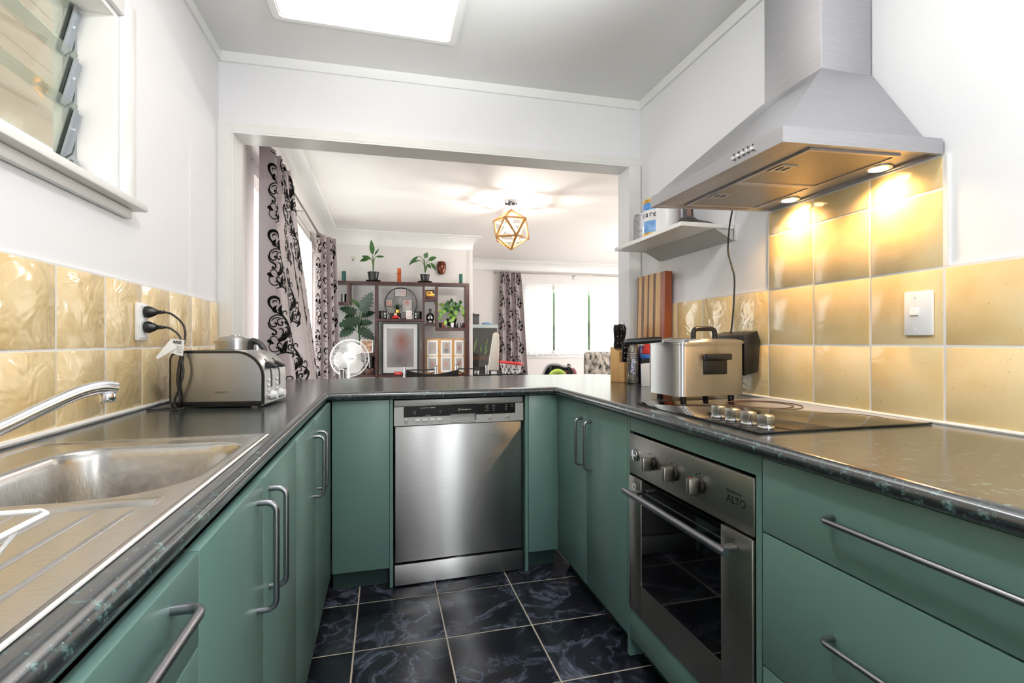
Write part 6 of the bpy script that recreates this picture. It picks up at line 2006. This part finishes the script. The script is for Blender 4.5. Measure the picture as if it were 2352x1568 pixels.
# ------------------------------------------------------------------ pedestal fan
M['fanblade'] = mat('white_fan_blade', (214, 212, 211), 0.4)
FP = Vector((-0.345, 5.43, 0))
fn = thing('pedestal_fan', 'white pedestal fan with a round wire grille before the curtain', 'fan', FP, R(14))
part('base', MB().lathe([(0.19, 0.0), (0.19, 0.012), (0.17, 0.028), (0.05, 0.045), (0.028, 0.06)], 36), 'white', fn)
part('pole', MB().cyl((0, 0.06, 0.05), 0.014, 0.80, 16), 'white', fn)
TLT = Matrix.Translation((0, 0, 0.912)) @ Matrix.Rotation(R(6), 4, 'X')
part('motor', MB().lathe([(0.02, 0.03), (0.055, 0.035), (0.060, 0.06), (0.055, 0.13), (0.03, 0.16), (0.001, 0.165)], 24, axis='y').moved(TLT), 'white', fn)
gr = MB()
for r_, y in ((0.196, 0.0), (0.192, -0.004), (0.150, -0.034), (0.065, -0.050)):
    gr.tube([(r_ * math.cos(k * PI / 24), y, r_ * math.sin(k * PI / 24)) for k in range(48)], 0.0042 if r_ > 0.19 else 0.0016, 6, closed=True)
g_ = part('grille', gr.moved(TLT), 'white', fn)
wr_ = MB()
for k in range(72):
    a = 2 * PI * k / 72
    a2 = a + 0.10
    wr_.tube([(0.194 * math.cos(a), 0.0, 0.194 * math.sin(a)), (0.178 * math.cos(a + 0.02), -0.022, 0.178 * math.sin(a + 0.02)), (0.125 * math.cos(a + 0.05), -0.042, 0.125 * math.sin(a + 0.05)), (0.058 * math.cos(a2), -0.051, 0.058 * math.sin(a2))], 0.0010, 4, cap=False)
    wr_.tube([(0.194 * math.cos(a), 0.0, 0.194 * math.sin(a)), (0.180 * math.cos(a), 0.030, 0.180 * math.sin(a)), (0.12 * math.cos(a), 0.050, 0.12 * math.sin(a)), (0.055 * math.cos(a), 0.055, 0.055 * math.sin(a))], 0.0010, 4, cap=False)
o = part('grille_wires', wr_.moved(TLT), 'white', g_)
o['kind'] = 'stuff'
part('hub', MB().lathe([(0.001, -0.058), (0.040, -0.057), (0.056, -0.053), (0.060, -0.047), (0.058, -0.044)], 32, axis='y').moved(TLT), 'white', fn)
for k in range(3):
    a0 = R(60 + 120 * k)
    bl = MB()
    prof_ = [(0.035, -18, 20), (0.075, -30, 38), (0.115, -34, 42), (0.150, -28, 40), (0.166, -8, 26)]
    rows = []
    for r_, d0_, d1_ in prof_:
        rows.append([(r_ * math.cos(a0 + R(d0_ + (d1_ - d0_) * i / 8)), -0.022 + 0.040 * i / 8, r_ * math.sin(a0 + R(d0_ + (d1_ - d0_) * i / 8))) for i in range(9)])
    for off in (0.0, 0.002):
        bl.add([(p[0], p[1] + off, p[2]) for r_ in rows for p in r_], [(i * 9 + j, i * 9 + j + 1, (i + 1) * 9 + j + 1, (i + 1) * 9 + j) for i in range(4) for j in range(8)])
    part('blade', bl.moved(TLT), M['fanblade'], fn)
text('lettering', 'Lumina', 0.019, TLT @ Matrix.Translation((-0.026, -0.0588, -0.004)) @ Matrix.Rotation(R(90), 4, 'X'), 'ink', fn, world=False)


# ------------------------------------------------------------------ dining chairs round the table behind the peninsula
def chair(lab, x, y, rz, top_z_, high):
    """Chrome and black leather chair; its front faces its own +y. high: padded back above the posts."""
    t = thing('dining_chair', lab, 'chair', (x, y, 0), rz, 'chrome dining chairs round the table')
    part('seat', MB().box(-0.215, 0.215, -0.19, 0.24, 0.445, 0.495, 0.018, 3), 'leather', t)
    part('seat_frame', MB().ring([(-0.21, -0.19), (0.21, -0.19), (0.21, 0.23), (-0.21, 0.23)], [(-0.19, -0.17), (0.19, -0.17), (0.19, 0.21), (-0.19, 0.21)], 'z', 0.42, 0.4445), 'chrome', t)
    for s_ in (-1, 1):
        part('leg', MB().tube([(s_ * 0.19, 0.20, 0.419), (s_ * 0.195, 0.215, 0.0)], 0.014, 14), 'chrome', t)
        lg = part('leg', MB().tube([(s_ * 0.157, -0.225, top_z_), (s_ * 0.162, -0.212, 0.45), (s_ * 0.175, -0.24, 0.0)], 0.0175, 16), 'chrome', t)
        part('cap', MB().cyl((s_ * 0.157, -0.225, top_z_), 0.019, 0.006, 16, bev=0.001), 'black', lg)
    y_ = -0.222
    part('top_rod', MB().tube([(-0.14, y_, top_z_ - 0.035), (0.14, y_, top_z_ - 0.035)], 0.006, 10), 'blackmatt', t)
    part('curved_rod', MB().tube(spline([(-0.140, y_, top_z_ - 0.055), (-0.06, y_ - 0.01, top_z_ - 0.10), (0.0, y_ - 0.014, top_z_ - 0.112), (0.06, y_ - 0.01, top_z_ - 0.10), (0.140, y_, top_z_ - 0.055)], 16), 0.005, 8), 'blackmatt', t)
    if high:
        zt_ = lambda u: high - 0.032 * math.sin(PI * u)
        bk = MB()
        for off in (0.0, 0.022):
            bk.grid(lambda u, v: (-0.20 + 0.40 * u, -0.262 - 0.030 * math.sin(PI * u) - off, 0.52 + (zt_(u) - 0.52) * v), 14, 6)
        bk.grid(lambda u, v: (-0.20 + 0.40 * u, -0.262 - 0.030 * math.sin(PI * u) - 0.022 * v, zt_(u)), 14, 1)
        bk.grid(lambda u, v: (-0.20 + 0.40 * u, -0.262 - 0.030 * math.sin(PI * u) - 0.022 * v, 0.52), 14, 1)
        for u0 in (0, 1):
            bk.grid(lambda u, v: (-0.20 + 0.40 * u0, -0.262 - 0.022 * u, 0.52 + (zt_(u0) - 0.52) * v), 1, 6)
        part('backrest', bk, 'leather', t, ang=50)
    else:
        part('backrest', MB().box(-0.135, 0.135, y_ - 0.012, y_ + 0.012, 0.55, top_z_ - 0.14, 0.008), 'leather', t)
    return t


chair('chrome dining chair at the far side, left of the pair with bare posts', 0.362, 4.93, R(179), 0.828, 0)
chair('chrome dining chair at the far side, right of the pair with bare posts', 0.862, 4.84, R(175), 0.838, 0)
chair('near dining chair with a dipped black leather back before the portrait', 0.352, 4.10, R(2), 0.80, 0.868)
chair('near dining chair with low posts in front of the basketball hoop', 0.84, 4.02, R(4), 0.858, 0.842)
chair('chrome dining chair at the left end of the table, before the fan', -0.11, 4.42, R(-90), 0.846, 0)
tb = thing('dining_table', 'dark dining table hidden behind the peninsula bench', 'table', (0.68, 4.50, 0))
part('tabletop', MB().box(-0.42, 0.42, -0.12, 0.12, 0.70, 0.735, 0.004), 'blackglass', tb)
part('leg', MB().cyl((-0.3, 0, 0.0), 0.02, 0.70, 14), 'chrome', tb)
part('leg', MB().cyl((0.3, 0, 0.0), 0.02, 0.70, 14), 'chrome', tb)

# ------------------------------------------------------------------ toy hoop, bag, armchair, fish tank
hp = thing('toy_basketball_hoop', 'toy basketball hoop with a cream backboard, red rim and white net', 'toy', (1.08, 4.90, 0), R(-12))
part('base', MB().box(-0.22, 0.22, -0.18, 0.18, 0.0, 0.07, 0.02), 'black', hp)
part('post', MB().box(-0.030, 0.030, -0.022, 0.022, 0.071, 0.785, 0.004), 'white', hp)
part('post_sleeve', MB().box(-0.050, -0.031, -0.026, 0.026, 0.50, 0.800, 0.004).box(0.031, 0.070, -0.026, 0.026, 0.50, 0.79, 0.004), 'black', hp)
bbd = [(-0.062, 0.0), (0.048, 0.0), (0.055, 0.30)] + [(0.020 + 0.033 * math.cos(R(a)), 0.355 + 0.030 * math.sin(R(a))) for a in range(0, 181, 20)] + [(-0.030, 0.24), (-0.050, 0.12)]
part('backboard', MB().prism([(x, z + 0.792) for x, z in bbd], 'y', -0.03, 0.03, 0.012), 'cream', hp)
HC = (0.175, -0.02, 0.868)
part('hoop', MB().tube([(HC[0] + 0.115 * math.cos(k * PI / 16), HC[1] + 0.115 * math.sin(k * PI / 16), HC[2] - 0.012 * math.cos(k * PI / 16)) for k in range(32)], 0.0115, 10, closed=True), 'red', hp)
nt_ = MB()
for k in range(12):
    for sg in (1, -1):
        nt_.tube([(HC[0] + (0.112 - 0.028 * t / 6) * math.cos(2 * PI * (k + sg * t / 4) / 12), HC[1] + (0.112 - 0.028 * t / 6) * math.sin(2 * PI * (k + sg * t / 4) / 12), HC[2] - 0.018 * t) for t in range(8)], 0.003, 5)
part('net', nt_, 'white', hp)

bg = thing('bag', 'black bag with pink mesh panels and an arched top behind the bench', 'bag', (1.72, 4.74, 0.45), R(-14))
shp = [(-0.17, 0.0), (0.14, 0.0), (0.15, 0.33), (0.12, 0.375), (0.04, 0.385), (-0.07, 0.392), (-0.11, 0.37), (-0.16, 0.31)]
part('body', MB().prism(shp, 'y', 0.0, 0.13, 0.015), 'blackcloth', bg)
part('mesh_panel', MB().prism([(-0.02, 0.18), (0.10, 0.18), (0.105, 0.335), (-0.02, 0.345)], 'y', -0.006, -0.0005), 'pinkmesh', bg)
part('side_pocket', MB().ball((0.145, 0.06, 0.30), 0.05, 8, (0.9, 1, 1.3)), 'pinkmesh', bg)
part('strap', MB().tube(spline([(-0.17, -0.01, 0.28), (-0.12, -0.012, 0.385), (-0.03, -0.012, 0.405), (0.06, -0.012, 0.378), (0.12, -0.012, 0.395)], 16), 0.012, 8), mat('grey_piping', (190, 188, 190), 0.6), bg)
for x in (-0.085, 0.095):
    part('post', MB().box(x - 0.012, x + 0.012, -0.022, -0.008, 0.18, 0.408, 0.003), 'black', bg)
bs = thing('dining_stool', 'low black stool carrying the bag behind the bench', 'stool', (1.72, 4.80, 0), R(-14))
part('seat', MB().box(-0.18, 0.18, -0.13, 0.15, 0.42, 0.4495, 0.008), 'leather', bs)
for x in (-0.15, 0.15):
    for y in (-0.10, 0.12):
        part('leg', MB().cyl((x, y, 0.0), 0.014, 0.4195, 12), 'chrome', bs)
np_ = thing('foam_ring', 'lime green foam ring leaning on the black bag', 'toy', (1.655, 4.60, 0.62), R(-14))
part('ring', MB().lathe([(0.035 + 0.030 + 0.030 * math.cos(R(a)), 0.030 * math.sin(R(a))) for a in range(0, 361, 20)], 28, (0, 0, 0.10), 'y'), 'lime', np_)
np_h = thing('dining_chair', 'plain chair seat under the lime foam ring', 'chair', (1.655, 4.56, 0), R(-14))
part('seat', MB().box(-0.18, 0.18, -0.16, 0.10, 0.595, 0.6195, 0.006), 'leather', np_h)
for x in (-0.15, 0.15):
    for y in (-0.13, 0.07):
        part('leg', MB().cyl((x, y, 0.0), 0.014, 0.594, 12), 'chrome', np_h)

flo = mat('monochrome_floral_fabric', (222, 214, 202), 0.85, c2=(24, 26, 32), vscale=17, stretch=(1.6, 1.6, 0.8))
ac = thing('armchair', 'armchair in black and cream floral fabric behind the knife block', 'armchair', (2.80, 6.05, 0), R(-16))
part('back', MB().box(-0.235, 0.30, -0.10, 0.10, 0.42, 0.945, 0.05, 4), flo, ac, ang=60)
part('seat', MB().box(-0.235, 0.30, 0.101, 0.62, 0.20, 0.46, 0.04, 3), flo, ac, ang=60)
part('arm', MB().box(-0.36, -0.236, -0.06, 0.62, 0.10, 0.62, 0.04, 3), flo, ac, ang=60)
part('arm', MB().box(0.301, 0.425, -0.06, 0.62, 0.10, 0.62, 0.04, 3), flo, ac, ang=60)
part('skirt', MB().box(-0.23, 0.295, -0.09, 0.60, 0.05, 0.199), flo, ac)
for x in (-0.2, 0.27):
    for y in (-0.05, 0.55):
        part('leg', MB().cyl((x, y, 0.0), 0.02, 0.0495, 10), 'mahogany', ac)

# fish tank right of the shelf's wall end, on its stand
tk = thing('fish_tank', 'dark planted fish tank with a pale rim beside the far curtain', 'fish tank', (1.50, 7.62, 0.42))
X0_, X1_, Y0_, Y1_ = 1.20, 1.695, 7.42, 7.80
part('stand', MB().box(X0_, X1_, Y0_, Y1_, 0.001, 0.66, 0.004), 'blackmatt', tk, world=True)
part('water', MB().box(X0_ + 0.006, X1_ - 0.006, Y0_ + 0.02, Y1_ - 0.006, 0.70, 1.285), mat('dark_tank_water', (22, 24, 16), 0.3), tk, world=True)
part('gravel', MB().box(X0_ + 0.005, X1_ - 0.005, Y0_ + 0.008, Y0_ + 0.019, 0.80, 0.865), mat('red_brown_gravel', (112, 62, 44), 0.9, c2=(64, 74, 56), vscale=60), tk, world=True)
part('base_trim', MB().box(X0_, X1_, Y0_ - 0.001, Y1_, 0.661, 0.70), 'blackmatt', tk, world=True)
part('front_glass', MB().box(X0_, X1_, Y0_ - 0.004, Y0_ + 0.001, 0.701, 1.29), 'glass', tk, world=True)
part('rim', MB().box(X0_ - 0.003, X1_ + 0.003, Y0_ - 0.008, Y1_ + 0.003, 1.29, 1.345, 0.003), mat('pale_tank_rim', (178, 190, 190), 0.3), tk, world=True)
part('corner_strip', MB().box(X1_ - 0.003, X1_ + 0.004, Y0_ - 0.008, Y0_, 0.70, 1.29), mat('pale_corner', (206, 208, 206), 0.3), tk, world=True)
random.seed(5)
for k in range(14):
    x = random.uniform(X0_ + 0.04, X1_ - 0.05)
    z_ = 0.87
    h_ = random.uniform(0.10, 0.24)
    b0 = Vector((x, Y0_ + 0.012, z_ + random.uniform(0, 0.08)))
    part('water_plant', leaf_mb(MB(), b0, b0 + Vector((random.uniform(-0.06, 0.06), 0.0, h_)), 0.016, (0, -1, 0.1), 0, 0.02, 5), 'leaf_lime' if k % 3 == 0 else 'leaf_dark', tk, world=True)
bk_ = thing('lidded_box', 'grey lidded box standing on the fish tank', 'box', (1.315, 7.60, 1.3455))
part('box', MB().box(-0.11, 0.11, -0.09, 0.09, 0, 0.135, 0.012), mat('dark_grey_box', (72, 72, 76), 0.5), bk_)
part('lid', MB().box(-0.116, 0.116, -0.096, 0.096, 0.1355, 0.165, 0.012), mat('dark_grey_lid', (60, 60, 64), 0.45), bk_)
part('lid_grip', MB().tube([(-0.05, 0, 0.1652), (-0.04, 0, 0.178), (0.04, 0, 0.178), (0.05, 0, 0.1652)], 0.005, 8), 'black', bk_)
cb = MB().ball((1.545, 7.56, 1.366), 0.06, 8, (1.25, 0.8, 0.38)).ball((1.59, 7.58, 1.362), 0.05, 8, (1.0, 0.8, 0.34))
solo('blue_cloth', cb, 'bluecloth', 'folded light blue cloth on the fish tank rim', 'cloth')


# lettering becomes plain mesh
bpy.context.view_layer.update()
dg = bpy.context.evaluated_depsgraph_get()
for o in [o for o in sc.objects if o.type == 'FONT']:
    me = bpy.data.meshes.new_from_object(o.evaluated_get(dg))
    nm, par, ml, lab = o.name, o.parent, o.matrix_local.copy(), o.get('label')
    bpy.data.objects.remove(o)
    n = link(nm.split('.')[0], me, par)
    n.matrix_local = ml
    if lab:
        n['label'] = lab
